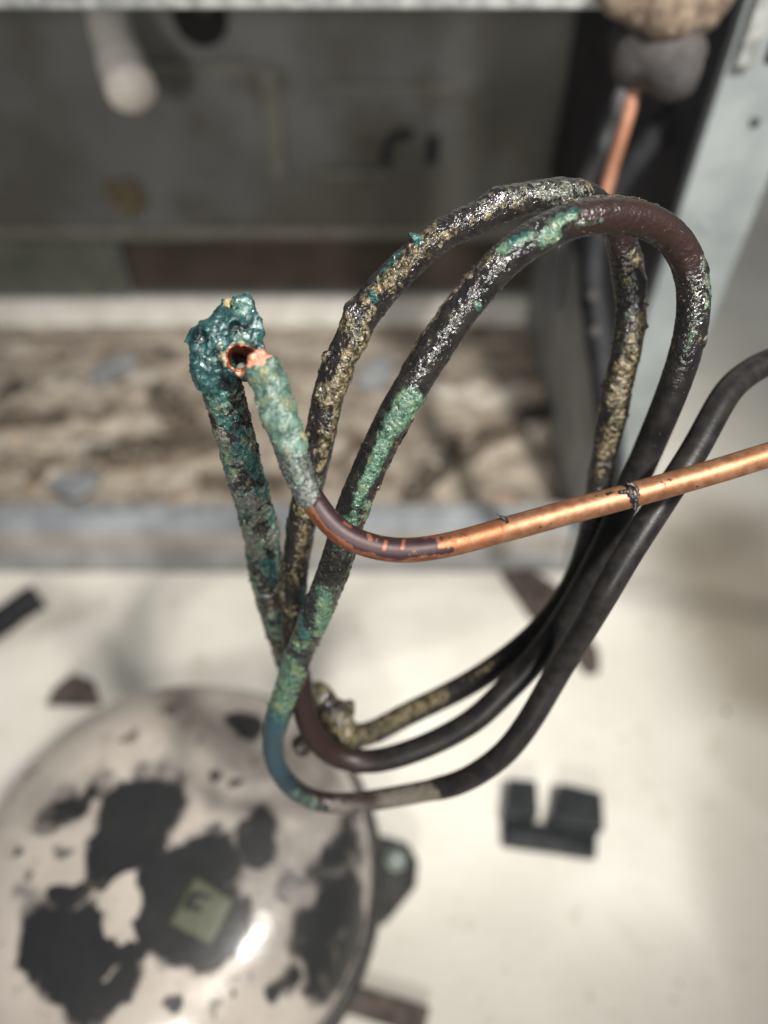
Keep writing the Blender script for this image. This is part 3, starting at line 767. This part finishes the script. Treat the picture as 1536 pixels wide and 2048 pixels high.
# ================================================================== TUBE COIL
px_path = [
 (3600,1500,.30),(2900,1180,.26),(2300,900,.220),(1900,745,.193),(1760,705,.187),(1640,697,.183),(1536,724,.178),(1488,752,.176),(1450,790,.172),(1390,900,.168),(1335,985,.166),(1254,1110,.166),(1212,1183,.168),(1165,1262,.176),(1113,1348,.184),
 (1060,1440,.189),(1003,1512,.194),(920,1565,.201),(830,1586,.208),(760,1598,.212),(700,1606,.214),(635,1603,.213),(585,1575,.209),(553,1530,.205),(545,1480,.200),(558,1428,.195),
 (582,1361,.188),(603,1296,.181),(630,1231,.174),(657,1166,.168),(680,1100,.162),(703,1022,.157),(738,938,.153),(784,840,.149),(829,763,.1465),(895,659,.1445),(970,560,.143),
 (1050,486,.142),(1145,440,.143),(1235,430,.146),(1315,450,.150),(1367,500,.154),(1388,570,.157),(1387,630,.158),(1374,696,.161),(1342,790,.167),(1296,900,.176),(1252,1000,.183),
 (1212,1090,.188),(1165,1182,.192),(1108,1272,.196),(1052,1340,.199),(1000,1392,.201),(949,1440,.203),(870,1484,.206),(793,1513,.208),(735,1524,.210),(680,1516,.209),(640,1488,.206),
 (614,1440,.202),(600,1370,.197),(590,1290,.192),(587,1200,.186),(594,1120,.180),(606,1035,.174),(621,960,.169),(640,870,.165),(654,800,.162),(672,745,.160),(709,660,.158),
 (745,605,.156),(795,548,.155),(865,483,.154),(965,428,.154),(1060,396,.155),(1130,388,.157),(1190,408,.161),(1232,455,.166),(1252,520,.170),(1261,600,.172),(1257,680,.174),
 (1241,752,.177),(1222,840,.182),(1204,940,.188),(1190,1040,.195),(1168,1125,.200),(1128,1202,.205),(1075,1266,.209),(1010,1320,.213),(940,1366,.217),(870,1402,.220),(805,1433,.222),
 (753,1462,.224),(700,1476,.225),(650,1460,.223),(615,1410,.219),(585,1330,.212),(560,1263,.204),(538,1166,.190),(520,1068,.178),(496,970,.168),(470,873,.159),(450,794,.153),(432,735,.149),(425,695,.147)]
coil = empty("tube_coil", ray(600, 1200, .18), "coil of corroded black refrigerant tube ending in a wet teal mouth", "tube coil")
R0 = .0034
DS = .00026
Qc = spline([ray(*p) for p in px_path], DS, .0035)
relc = Qc - CAM
dpt = relc @ FW; pxc = 768 + (relc @ RT) / dpt * FPX; pyc = 1024 - (relc @ UP) / dpt * FPX
def idx_near(x, y, lo=0, hi=None):
    hi = hi or len(Qc); d = (pxc[lo:hi] - x) ** 2 + (pyc[lo:hi] - y) ** 2
    return lo + int(np.argmin(d))
i_b = idx_near(870, 1578)                                    # black jacket ends, bottom of the first turn
i_front = idx_near(550, 1460, i_b)                           # jacket restarts
i_arch = idx_near(1235, 430, i_front, i_front + int(.14 / DS))
i_low = idx_near(735, 1524, i_arch, i_arch + int(.25 / DS))
i_arch2 = idx_near(1130, 388, i_low, i_low + int(.25 / DS))
i_low2 = idx_near(700, 1476, i_arch2, len(Qc))
nC = len(Qc); t_idx = np.arange(nC)
SEG = 88
rad = np.full(nC, R0)
rad[:] = R0 - .00028 * (1 - sstep(i_b, i_b + 40, t_idx)) - .0002 * sstep(i_arch + 500, i_arch + 900, t_idx) * (1 - sstep(i_low + 200, i_low + 500, t_idx))
def blend(i0, i1, val, w=6):
    global rad
    k = sstep(i0 - w, i0 + w, t_idx) * (1 - sstep(i1 - w, i1 + w, t_idx)); rad = rad * (1 - k) + val * k
blend(i_b, i_front, .00285, 10)
blend(i_front, i_front + int(.02 / DS), .0031, 40)
blend(i_low2 + int(.02 / DS), nC + 500, .00365, 40)
VV, RR, ang = sweep_grid(Qc, SEG, rad)
VP = VV.reshape(-1, 3); RP = RR.reshape(-1, 3)
gi = np.repeat(t_idx, SEG)
attrs = {k: np.zeros(len(VP)) for k in ("green", "teal", "tan", "brown", "bare", "blue", "grey", "calm")}
turns = {"A": (0, i_front + 60), "F": (i_b - 40, i_arch + int(.05 / DS)), "FR": (i_arch - int(.05 / DS), i_low), "R": (i_low - 100, i_arch2 + 200),
         "RR": (i_arch2 - 100, i_low2 + 100), "T": (i_low2 - 150, nC)}
def paint(ch, turn, lst, soft=.22):
    lo, hi = turns[turn]; hi = min(hi, nC)
    sl = slice(lo * SEG, hi * SEG); P = VP[sl]; a = attrs[ch][sl]
    for x1, y1, x2, y2, r, v in lst:
        ends = []
        for x, y in ((x1, y1), (x2, y2)):
            i = idx_near(x, y, lo, hi); off = min(1, math.hypot(x - pxc[i], y - pyc[i]) * dpt[i] / FPX / rad[i])
            ends.append(ray(x, y, dpt[i] - rad[i] * math.sqrt(max(0, 1 - off * off)) ))
            sc = dpt[i] / FPX
        d = cap_dist(P, *ends); rr = r * sc
        a = np.maximum(a, v * (1 - sstep(rr * soft, rr * (2 - soft), d)))
    attrs[ch][sl] = a
G = 1.0
paint("green", "F", [(1145,432,1000,506,15,.72),(1110,468,1085,482,18,.75),(955,610,957,614,8,1),(822,800,788,850,27,.95),(845,800,825,825,12,.9),(778,860,738,960,15,1.0),
    (745,930,712,1010,12,.9),(722,1000,735,1030,16,.7),(705,1040,712,1030,20,.6),(690,1120,668,1190,13,.45),(640,1235,600,1290,30,.50),(600,1290,575,1370,30,.52),(580,1330,552,1430,32,1.0),(650,1180,640,1260,20,.85),
    (680,1090,690,1110,16,.55),(1200,440,1160,450,10,.55)])
paint("teal", "F", [(600,1190,612,1265,16,.85),(1150,425,1020,485,10,.8),(548,1430,552,1455,26,.7),(700,1040,690,1010,14,.4),(955,612,956,614,5,.9),(625,1200,640,1190,10,.5)])
paint("blue", "A", [(545,1450,548,1540,30,.9),(560,1560,580,1590,22,.6)], .1)
paint("green", "A", [(585,1590,640,1612,18,.55)], .2)
paint("brown", "A", [(640,1595,740,1600,20,.9),(650,1590,700,1595,20,.9)], .2)
paint("bare", "A", [(680,1612,860,1590,26,.85)], .6)
paint("tan", "F", [(735,1010,725,1040,12,.9),(1010,492,960,535,8,.95),(940,550,770,770,8,.95),(715,1110,640,1290,8,.6),(700,880,690,980,6,.5),(830,830,745,1000,6,.55)])
paint("brown", "FR", [(1190,440,1300,440,40,.9),(1300,440,1375,510,40,.95)], .5)
paint("brown", "F", [(1170,440,1240,440,34,.9)], .5)
paint("tan", "FR", [(1190,398,1290,397,11,.95),(1290,397,1375,430,9,.95),(1375,432,1405,480,6,.7)], .7)
paint("tan", "F", [(1130,412,1230,395,9,.9)], .7)
paint("green", "FR", [(1408,520,1412,610,12,.6),(1395,640,1370,700,12,.45)])
paint("grey", "FR", [(1400,520,1405,690,14,.6)])
paint("tan", "R", [(1170,378,1000,400,30,.42),(1000,410,880,470,26,.36),(860,470,790,545,28,.55),(800,530,760,575,20,.68),(770,560,730,600,16,.7),(700,600,690,650,20,.85),(745,620,690,760,10,.7),
    (725,680,690,740,22,.85),(700,760,655,790,28,.9),(665,700,640,740,10,.7),(625,830,612,880,9,.7),(680,800,640,940,9,.85),(645,870,640,900,12,.6),(600,1015,612,1022,16,1.0),
    (575,1040,568,1200,7,.9),(612,1060,590,1170,20,.55),(640,960,632,1010,12,.6),(585,1220,590,1300,26,.5),(600,1400,625,1480,5,.0)])
paint("teal", "R", [(830,478,838,486,10,1.0),(745,590,750,600,8,.85),(770,545,800,510,10,.55),(640,980,630,1000,8,.6),(618,1130,600,1230,9,.6)])
paint("green", "R", [(640,960,620,1020,12,.5),(700,620,760,560,6,.5)])
paint("brown", "R", [(600,1340,625,1450,40,.75),(625,1450,700,1520,40,.8)], .4)
paint("grey", "R", [(1080,380,1150,390,30,.55),(960,410,1060,385,14,.5)])
paint("tan", "RR", [(1283,520,1288,640,17,.85),(1280,640,1262,710,17,.8),(1262,715,1235,800,22,.9),(1238,830,1210,905,20,.72),(1205,900,1195,960,12,.55),(880,1390,740,1465,20,.72),(800,1425,830,1410,12,.9),(1270,500,1250,560,22,.5),
    (1010,1315,900,1372,8,.45)])
paint("green", "RR", [(1255,560,1262,700,10,.3)])
paint("brown", "RR", [(1250,470,1240,500,24,.6)])
# lowest crusted limb: mottled all over
tm = sstep(i_low2 - 60, i_low2 + 150, gi.astype(float))
n1 = fbm(VP, 420, 3, 71); n2 = fbm(VP, 330, 3, 91); n3 = fbm(VP, 240, 3, 131)
up = sstep(i_low2, nC, gi.astype(float))
attrs["grey"] = np.maximum(attrs["grey"], tm * sstep(.42, .60, n1) * .82)
attrs["teal"] = np.maximum(attrs["teal"], tm * sstep(.54, .68, n2) * (.42 + .30 * sstep(.35, .7, up)))
attrs["green"] = np.maximum(attrs["green"], tm * sstep(.48, .64, n3) * .60)
attrs["tan"] = np.maximum(attrs["tan"], tm * sstep(.55, .65, 1 - n1) * (.62 - .2 * up))
paint("teal", "T", [(400,700,420,740,60,.95),(440,830,470,850,20,.6),(480,900,520,960,22,.62),(530,1010,540,1060,14,.5),(530,1115,540,1150,16,.75),(460,930,470,1010,6,.9)])
paint("grey", "T", [(455,880,470,900,14,.8),(500,1060,520,1100,20,.7)])
paint("brown", "T", [(440,860,455,880,14,.9)])
paint("tan", "T", [(630,1400,700,1475,40,.8),(560,1300,560,1345,14,.6)])
# general grime noise everywhere on the corroded stretch
fr = sstep(i_front - 20, i_front + 30, gi.astype(float))
nn = fbm(VP, 800, 3, 201)
calm = np.zeros(len(VP))
calm = np.where(gi < i_b, 1.0, calm)
kk = (sstep(i_arch + int(.055 / DS), i_arch + int(.075 / DS), gi.astype(float)) * (1 - sstep(i_low + 200, i_low + 400, gi.astype(float)))); calm = np.maximum(calm, kk)
kk = (sstep(i_arch2 + int(.085 / DS), i_arch2 + int(.105 / DS), gi.astype(float)) * (1 - sstep(i_low2 - int(.03 / DS), i_low2 - int(.015 / DS), gi.astype(float)))); calm = np.maximum(calm, kk)
calm = np.maximum(calm, .6 * attrs["brown"]); calm = np.maximum(calm, attrs["blue"] * .8); calm = np.maximum(calm, attrs["bare"] * .4)
attrs["calm"] = np.clip(calm, 0, 1)
live = (1 - attrs["calm"]) * fr
attrs["tan"] = np.maximum(attrs["tan"], live * sstep(.58, .70, nn) * .42)
rear = sstep(i_low + int(.05 / DS), i_low + int(.07 / DS), gi.astype(float)) * (1 - sstep(i_arch2 + int(.07 / DS), i_arch2 + int(.085 / DS), gi.astype(float)))
attrs["tan"] = np.maximum(attrs["tan"], rear * sstep(.46, .70, fbm(VP, 330, 3, 233)) * .34)
# relief
cr = np.clip(np.maximum.reduce([attrs["green"], attrs["tan"], attrs["teal"], attrs["grey"]]), 0, 1)
crk = sstep(.42, .62, cr + (fbm(VP, 900, 3, 300) - .5) * .5)
h = crk * (.00008 + .00044 * (fbm(VP, 700, 3, 310)) ** 1.3)
h += live * (fbm(VP, 1500, 2, 320) - .5) * .00028
rid = 1 - np.abs(2 * fbm(VP, 520, 3, 340) - 1)
h += tm * ((rid - .6) * .0011 + (fbm(VP, 150, 2, 350) - .5) * .0012)
h += rear * (fbm(VP, 190, 2, 351) - .5) * .0009
h += rear * crk * sstep(.6, .8, fbm(VP, 420, 2, 360)) * .0007
bl = np.zeros(len(VP))
# jacket edges lifting on the outer side of the front loop, wet bulge on the rear loop
VP2 = VP + RP * h[:, None]
def add_bulge(x, y, turn, r, hh):
    lo, hi = turns[turn]; i = idx_near(x, y, lo, min(hi, nC)); c = ray(x, y, dpt[i] - rad[i] * .8)
    d = np.linalg.norm(VP - c, axis=1); m_ = np.exp(-(d / (r * dpt[i] / FPX)) ** 2); m_[(gi < lo) | (gi > hi)] = 0
    return m_ * hh
b = add_bulge(990, 378, "R", 26, .0010) + add_bulge(698, 612, "R", 14, .0014) + add_bulge(700, 630, "R", 12, .0008) + add_bulge(725, 690, "R", 18, .0005) \
  + add_bulge(828, 478, "R", 10, .0010) + add_bulge(1130, 380, "R", 24, .0005) + add_bulge(575, 1050, "T", 20, .0) + add_bulge(545, 1070, "T", 22, .0008) + add_bulge(530, 985, "T", 16, .0006) \
  + add_bulge(800, 840, "F", 30, .0004) + add_bulge(845, 805, "F", 14, .0006) + add_bulge(1100, 475, "F", 26, .0004) + add_bulge(625, 1230, "F", 30, .0003) + add_bulge(956, 612, "F", 8, .0006) \
  + add_bulge(640, 1400, "T", 26, .002) + add_bulge(680, 1450, "T", 26, .003) + add_bulge(600, 1490, "T", 20, .001) + add_bulge(1270, 700, "RR", 14, .0003)
VP2 = VP2 + RP * b[:, None]
cuts = [(0, i_b + 1, "tube_run", "clean black jacketed run entering from the right edge"),
        (i_b, i_front + 1, "bare_bend", "bare blue-green bend without jacket at the bottom of the coil"),
        (i_front, i_low + 1, "tube_loop", "front loop with pale green verdigris and a brown top"),
        (i_low, i_low2 + 1, "tube_loop", "rear loop crusted with tan and gold scale"),
        (i_low2, nC, "tube_end_leg", "mottled grey and teal crusted leg rising to the cut end")]
coil_parts = []
for a_, b_, nm, lab in cuts:
    sl = slice(a_ * SEG, b_ * SEG)
    o = mesh_obj(nm, VP2[sl], grid_faces(b_ - a_, SEG), MAT_COIL, coil, attrs={k: v[sl] for k, v in attrs.items()})
    o["label"] = lab; coil_parts.append((o, a_, b_))
# loose grains and flakes standing proud of the skin
facing = (RP * (CAM - VP)).sum(1) > -.07
w = np.clip(crk * (live + .05), 0, 1) * facing
w = w * sstep(.35, .6, fbm(VP, 300, 2, 401))
w[gi < i_front] = 0
for (o, a_, b_) in coil_parts[2:]:
    ww = w.copy(); ww[(gi < a_) | (gi >= b_)] = 0
    n = {0: 900, 1: 1000, 2: 700}[[x[0] for x in coil_parts[2:]].index(o)]
    id_ = rng.choice(len(VP2), n, p=ww / ww.sum())
    rr = rng.uniform(.00006, .00018, n) * (1 + 1.6 * (rng.random(n) > .97))
    g = rocks("crust_grains", VP2[id_] + RP[id_] * (rr * .25)[:, None], rr, MAT_COIL, o, {k: np.clip(v[id_] * 1.15, 0, 1) for k, v in attrs.items()}, seed=a_ + 5)
    g["kind"] = "stuff"
# short dust hairs along the outside of the front arch
HV, HF = [], []
for _ in range(230):
    i = random.randint(i_arch - 500, i_arch + 620); j = i * SEG + random.randint(0, SEG - 1)
    if facing[j] and random.random() < .9:
        p = VP2[j]; nrm = RP[j]; dr = nrm + np.array([random.gauss(0, .6) for _ in range(3)]); dr /= np.linalg.norm(dr)
        L = random.uniform(.0004, .0012); s = np.cross(dr, [.3, .5, .8]); s /= np.linalg.norm(s); s *= .00003
        k = len(HV); s2 = np.cross(dr, s)
        HV += [p + s, p - s, p + s2, p + dr * L]; HF += [(k, k+1, k+3), (k+1, k+2, k+3), (k+2, k, k+3)]
hs = mesh_obj("dust_hairs", HV, HF, simple("hair_dust", (.4, .35, .26, 1), (.5, .45, .35, 1)), coil_parts[2][0]); hs["kind"] = "stuff"

# ------------------------------------------------------------------ wet teal mouth at the top of the crusted leg
DB = .1445
def rp(x, y, d=0.0): return ray(x, y, DB + d)
px2m = DB / FPX
bore_c = rp(481, 714, -.0035); view = CAM - bore_c; view /= np.linalg.norm(view)
bore_ax = view + RT * (-.10) + UP * .22; bore_ax /= np.linalg.norm(bore_ax)
bore_s = RT - (RT @ bore_ax) * bore_ax; bore_s /= np.linalg.norm(bore_s); bore_u = np.cross(bore_ax, bore_s)
if bore_u @ UP < 0: bore_u = -bore_u
def bore_r(P):
    q = P - bore_c; x = q @ bore_s; y = q @ bore_u
    a = np.arctan2(y, x)
    rr = np.hypot(x, y)
    lim = .00236 * (1 + .06 * np.sin(2 * a + .6) + .05 * np.sin(3 * a + 1.0)) - .0004 * np.exp(-((a - 1.45) / .28) ** 2)
    return rr - lim, q @ bore_ax
def blob_sdf(P):
    d = cap_dist(P, rp(430, 748, .004), rp(424, 690, .001)) - 44 * px2m
    for x1, y1, d1, x2, y2, d2, r in [(395, 682, 0, 452, 625, .001, 17), (420, 668, -.001, 470, 640, -.001, 24), (486, 612, 0, 492, 625, 0, 21), (505, 640, 0, 512, 690, 0, 14),
                                      (470, 660, 0, 495, 680, .001, 26), (455, 606, .001, 457, 608, .001, 9), (398, 700, -.001, 402, 750, .001, 18), (515, 655, .0005, 518, 668, 0, 9), (500, 600, 0, 503, 606, 0, 10)]:
        d = smin(d, cap_dist(P, rp(x1, y1, d1), rp(x2, y2, d2)) - r * px2m, .0010)
    # collar round the bore
    collar = np.maximum(cap_dist(P, bore_c - bore_ax * .004, bore_c - bore_ax * .0002) - .0031, (P - bore_c) @ bore_ax - .0002)
    d = smin(d, collar, .0009)
    # pointed shred at the far left
    tip = rp(366, 683, -.0005); bs = rp(398, 672, 0); ab = bs - tip; t = np.clip(((P - tip) @ ab) / (ab @ ab), 0, 1)
    d = smin(d, np.linalg.norm(P - tip - t[:, None] * ab, axis=1) - (.0003 + .0012 * t), .0003)
    # hollows
    for x, y, r, dd in ((402, 676, 13, -.0034), (470, 650, 14, -.0034), (432, 705, 12, -.0056)):
        d = -smin(-d, np.linalg.norm(P - rp(x, y, dd), axis=1) - r * px2m, .0006)
    d = d - (fbm(P, 560, 3, 610) - .5) * .0018 - (1 - np.abs(2 * fbm(P, 1100, 3, 615) - 1) - .7) * .0005 - (fbm(P, 2300, 2, 620) - .5) * .0004
    br, ax = bore_r(P)
    hole = np.maximum(br - .0001, -(ax + .0105))
    return np.maximum(d, -hole)
lo = np.minimum.reduce([rp(350, 585, -.008), rp(350, 800, -.008), rp(540, 585, .009), rp(540, 800, .009), rp(540, 585, -.008), rp(350, 800, .009)])
hi = np.maximum.reduce([rp(350, 585, -.008), rp(350, 800, -.008), rp(540, 585, .009), rp(540, 800, .009), rp(540, 585, -.008), rp(350, 800, .009)])
BV, BF = surface_nets(blob_sdf, lo, hi, .00020)
def blob_mask(lst):
    a = np.zeros(len(BV))
    for x, y, dd, r, v in lst:
        a = np.maximum(a, v * (1 - sstep(r * px2m * .5, r * px2m * 1.5, np.linalg.norm(BV - rp(x, y, dd), axis=1))))
    return a
relb = BV - CAM; db = relb @ FW; bpx = 768 + relb @ RT / db * FPX; bpy_ = 1024 - relb @ UP / db * FPX
def blob_px(lst):
    a = np.zeros(len(BV)); front = db < DB + .004
    for x, y, r, v in lst: a = np.maximum(a, v * (1 - sstep(r * .5, r * 1.5, np.hypot(bpx - x, bpy_ - y))) * front)
    return a
blob = mesh_obj("verdigris_mouth", BV, BF, MAT_WET, coil, attrs={
    "dark": blob_px([(398, 672, 16, .9), (470, 655, 14, .8), (492, 655, 12, .7), (432, 705, 12, .6), (448, 770, 16, .8)]),
    "pale": blob_px([(486, 612, 22, .75), (515, 650, 12, .7), (480, 685, 22, .6), (440, 655, 14, .45), (446, 690, 12, .5), (460, 605, 10, .8)]),
    "tan": blob_px([(456, 604, 10, .95), (446, 712, 12, .55), (452, 728, 8, .7), (482, 690, 8, .7), (440, 690, 8, .5)]),
    "copper": blob_px([(515, 716, 12, .9), (505, 735, 10, .9), (480, 744, 10, .8), (498, 700, 6, .4)])})
blob["label"] = "wet dark teal corroded mouth with an open bore"
# bore lining: thin copper wall with uneven lip
bs_ = 56; bn = 22; LV = []
aa = np.linspace(0, 2 * np.pi, bs_, endpoint=False)
lim = .00236 * (1 + .06 * np.sin(2 * aa + .6) + .05 * np.sin(3 * aa + 1.0)) - .0004 * np.exp(-((aa - 1.45) / .28) ** 2)
for k in range(bn):       # inside wall, bottom to lip
    t = k / (bn - 1); LV.append(bore_c + (np.cos(aa) * (lim - .00006))[:, None] * bore_s + (np.sin(aa) * (lim - .00006))[:, None] * bore_u + bore_ax * (-.0102 + .0108 * t + .00025 * t * np.sin(5 * aa))[:, None])
lipw = .00032 + .00022 * (np.sin(aa * 4) * .3 + (np.cos(aa + 1.0) > -.1))
for e, hgt in ((.6, .00018), (1.0, .0)):
    LV.append(bore_c + (np.cos(aa) * (lim + lipw * e))[:, None] * bore_s + (np.sin(aa) * (lim + lipw * e))[:, None] * bore_u + bore_ax * (.0006 + hgt + .00025 * np.sin(5 * aa))[:, None])
LV.append(bore_c + (np.cos(aa) * (lim + lipw))[:, None] * bore_s + (np.sin(aa) * (lim + lipw))[:, None] * bore_u + bore_ax * (-.0012 + 0 * aa)[:, None])
bl_ = mesh_obj("bore_lining", np.vstack(LV), grid_faces(len(LV), bs_), MAT_BORE, coil); bl_["label"] = "open copper bore with a pinkish lip"
pl = lump("bore_plug", [tuple(bore_c - bore_ax * .0060 - bore_u * .0010 + bore_s * .0003) + (.0010,), tuple(bore_c - bore_ax * .0064 - bore_u * .0009 - bore_s * .0004) + (.0009,)], MAT_GREYPLUG, .0002, .0002, 900, coil)
bk = disc("bore_floor", bore_c - bore_ax * .0104, .0027, bore_ax, .0003, MAT_BLACKHOLE, coil)
# lump of dried flux where the crusted leg turns under
lump("flux_lump", [S(640, 1395, .216, .0042), S(675, 1430, .215, .0046), S(690, 1465, .214, .0042), S(655, 1480, .216, .0040), S(605, 1490, .217, .0030), S(700, 1415, .216, .0018)],
     MAT_COIL, .0004, .0010, 420, coil, 9, k=.0015,
     attrs_fn=lambda V: {"tan": .35 + sstep(.30, .55, fbm(V, 210, 3, 77)) * .7, "green": V[:, 0] * 0, "teal": V[:, 0] * 0, "grey": V[:, 0] * 0 + .1, "bare": V[:, 0] * 0, "blue": V[:, 0] * 0, "brown": V[:, 0] * 0, "calm": V[:, 0] * 0})

# ================================================================== COPPER PIPE
cop_path = [(3400,420,.175),(2600,620,.160),(2100,752,.153),(1800,832,.150),(1660,872,.1485),(1536,910,.1475),(1430,943,.147),(1321,974,.147),(1220,1002,.1465),(1124,1027,.1465),(1060,1046,.146),(1001,1061,.146),(930,1082,.1455),(854,1098,.145),(795,1102,.1445),
            (738,1092,.144),(690,1073,.1435),(655,1043,.143),(628,1005,.1425),(606,968,.142),(588,925,.1415),(574,880,.141),(562,840,.1405),(548,795,.140),(535,757,.1395),(522,728,.1395),(512,716,.1405)]
pipe = empty("copper_pipe", ray(768, 1100, .145), "bright copper pipe bending up from the right edge to a green crusted end", "copper pipe")
DP = .00024
Qp = spline([ray(*p) for p in cop_path], DP, .003)
SP = 80; nP = len(Qp); rl = Qp - CAM; dp = rl @ FW; ppx = 768 + rl @ RT / dp * FPX; ppy = 1024 - rl @ UP / dp * FPX
def pn(x, y): return int(np.argmin((ppx - x) ** 2 + (ppy - y) ** 2))
rp_ = np.full(nP, .00248); ti = np.arange(nP)
i1 = pn(1003, 1060); rp_ = np.where(ti > i1, .00242, rp_)      # slight step where the jacket was stripped
rp_ += .00025 * sstep(pn(600, 960), pn(560, 850), ti); rp_ -= .0009 * sstep(nP - 16, nP, ti)
PV, PR, _ = sweep_grid(Qp, SP, rp_); PV = PV.reshape(-1, 3); PR = PR.reshape(-1, 3); pi_ = np.repeat(ti, SP)
pa = {k: np.zeros(len(PV)) for k in ("rust", "purple", "fleck", "tar", "grey", "green", "tan", "pink")}
def ppaint(ch, lst, soft=.3):
    a = pa[ch]
    for x1, y1, x2, y2, r, v in lst:
        ends = []
        for x, y in ((x1, y1), (x2, y2)):
            i = pn(x, y); off = min(1, math.hypot(x - ppx[i], y - ppy[i]) * dp[i] / FPX / rp_[i]); ends.append(ray(x, y, dp[i] - rp_[i] * math.sqrt(1 - off * off))); sc = dp[i] / FPX
        d = cap_dist(PV, *ends); a = np.maximum(a, v * (1 - sstep(r * sc * soft, r * sc * (2 - soft), d)))
    pa[ch] = a
ppaint("rust", [(600,960,640,1050,40,.6),(640,1050,740,1110,40,.6),(740,1100,990,1062,34,.62)])
ppaint("purple", [(612,950,650,1010,24,.9),(640,1010,700,1065,26,.95),(700,1070,800,1098,26,.95),(800,1085,860,1090,20,.8),(860,1080,930,1075,14,.45),(820,1110,900,1100,10,.6)])
ppaint("fleck", [(610,1000,650,1060,8,.85),(650,1060,700,1095,8,.85),(738,1070,741,1078,5,.9),(755,1078,753,1082,3,.7),(772,1082,768,1098,4,.95),(808,1080,805,1096,4,.95),(690,1045,700,1052,5,.8),(730,1112,870,1115,7,.8)])
ppaint("tar", [(1252,968,1268,1000,9,.9),(1240,985,1262,985,5,.8),(1270,995,1274,1012,6,.9),(1004,1030,1014,1044,4,.85),(996,1030,1010,1034,3,.8),(1215,988,1228,984,5,.55),(1192,992,1194,992,4,.6),(1322,955,1340,960,6,.42),(1330,970,1320,962,4,.5),
    (1392,972,1394,972,4,.6),(1100,1046,1108,1058,3,.5),(1070,1058,1090,1050,3,.5),(1060,1028,1066,1034,2,.5),(1004,1042,1003,1085,1.6,.5),(826,1106,830,1106,5,.6)])
ppaint("green", [(535,745,560,820,44,1.05),(560,820,590,880,34,1.0),(595,850,600,870,14,1),(520,730,540,745,20,.9),(572,890,600,960,14,.5)])
ppaint("grey", [(560,860,585,930,50,.95),(585,930,606,985,34,.85),(520,740,530,780,30,.5)])
ppaint("purple", [(630,955,650,985,12,.9)])
ppaint("tan", [(600,875,618,872,9,1.0),(525,800,530,830,6,.5),(540,790,548,800,8,.45),(522,735,530,742,8,.6)])
ppaint("pink", [(505,716,524,716,14,1.05),(510,730,522,728,9,.95),(524,702,526,708,7,.9)])
ng = sstep(.35, .65, np.maximum(pa["green"], pa["grey"]) + (fbm(PV, 900, 2, 500) - .5) * .4)
hh = ng * (.0002 + .0009 * fbm(PV, 480, 3, 510) ** 1.5 + .0003 * (fbm(PV, 1500, 2, 511) - .5)) + pa["tar"] * .00012 * (fbm(PV, 1800, 2, 520)) 
hh = hh * np.where(pa["green"] > .4, 1.3, .75)
def pb(x, y, r, h_):
    i = pn(x, y); c = ray(x, y, dp[i] - rp_[i] * .7); return h_ * np.exp(-(np.linalg.norm(PV - c, axis=1) / (r * dp[i] / FPX)) ** 2)
hh = hh + pb(608, 868, 13, .0022) + pb(585, 830, 22, .0006) + pb(566, 765, 18, .0007) + pb(528, 833, 12, .0007) + pb(1266, 994, 6, .0004) + pb(545, 720, 10, .0006)
# stripping nicks and fine scratches along the bright stretch
PV2 = PV + PR * hh[:, None]
co = mesh_obj("pipe", np.vstack([PV2, [Qp[-1]]]), [tuple(f) for f in grid_faces(nP, SP)] + [((nP - 1) * SP + k, (nP - 1) * SP + (k + 1) % SP, nP * SP) for k in range(SP)], MAT_COPPER, pipe,
              attrs={k: np.append(v, v[-1]) for k, v in pa.items()})
wp = ng * ((PR * (CAM - PV)).sum(1) > -.03); n = 1100
id_ = rng.choice(len(PV2), n, p=wp / wp.sum()); rr = rng.uniform(.00006, .0002, n) * (1 + .9 * (rng.random(n) > .95))
g = rocks("crust_grains", PV2[id_] + PR[id_] * (rr * .3)[:, None], rr, MAT_COPPER, co, {k: v[id_] for k, v in pa.items()}, seed=77); g["kind"] = "stuff"
def shred(px, r0, dd=0.0):
    P = [ray(x, y, dp[pn(x, y)] - .00245 + dd) for x, y in px]
    Q = spline(P, .0001, 0); n = len(Q); prof = r0 * np.sin(np.linspace(.25, np.pi - .05, n)) ** .7
    V, R, _ = sweep_grid(Q, 8, prof); V = V.reshape(-1, 3) + R.reshape(-1, 3) * ((fbm(V.reshape(-1, 3), 3000, 2, 9) - .5) * r0 * 1.2)[:, None]
    o = mesh_obj("tar_shred", V, [tuple(f) for f in grid_faces(n, 8)] + [tuple(range(8))[::-1], tuple(range((n - 1) * 8, n * 8))], MAT_TAR, pipe)
shred([(1252, 966), (1268, 972), (1276, 990), (1268, 1010)], .0004); shred([(1258, 972), (1262, 990), (1272, 1000)], .0006); shred([(1240, 984), (1256, 984), (1266, 996)], .0004)
shred([(1264, 998), (1270, 1012), (1271, 1022)], .00045, .0006); shred([(992, 1028), (1003, 1033), (1018, 1034)], .00022, .0012); shred([(1000, 1032), (1010, 1040), (1014, 1046)], .00028, .0006)
shred([(1266, 980), (1276, 978)], .0002)
# torn fresh copper between the mouth and the pipe
lump("torn_tip", [S(508, 716, .1385, .0011), S(516, 706, .1383, .0009), S(524, 713, .1385, .0010), S(518, 724, .1385, .0011), S(503, 728, .139, .0008), S(526, 702, .1388, .0005)], MAT_PINK, .00012, .0004, 900, pipe, 4, k=.0005)
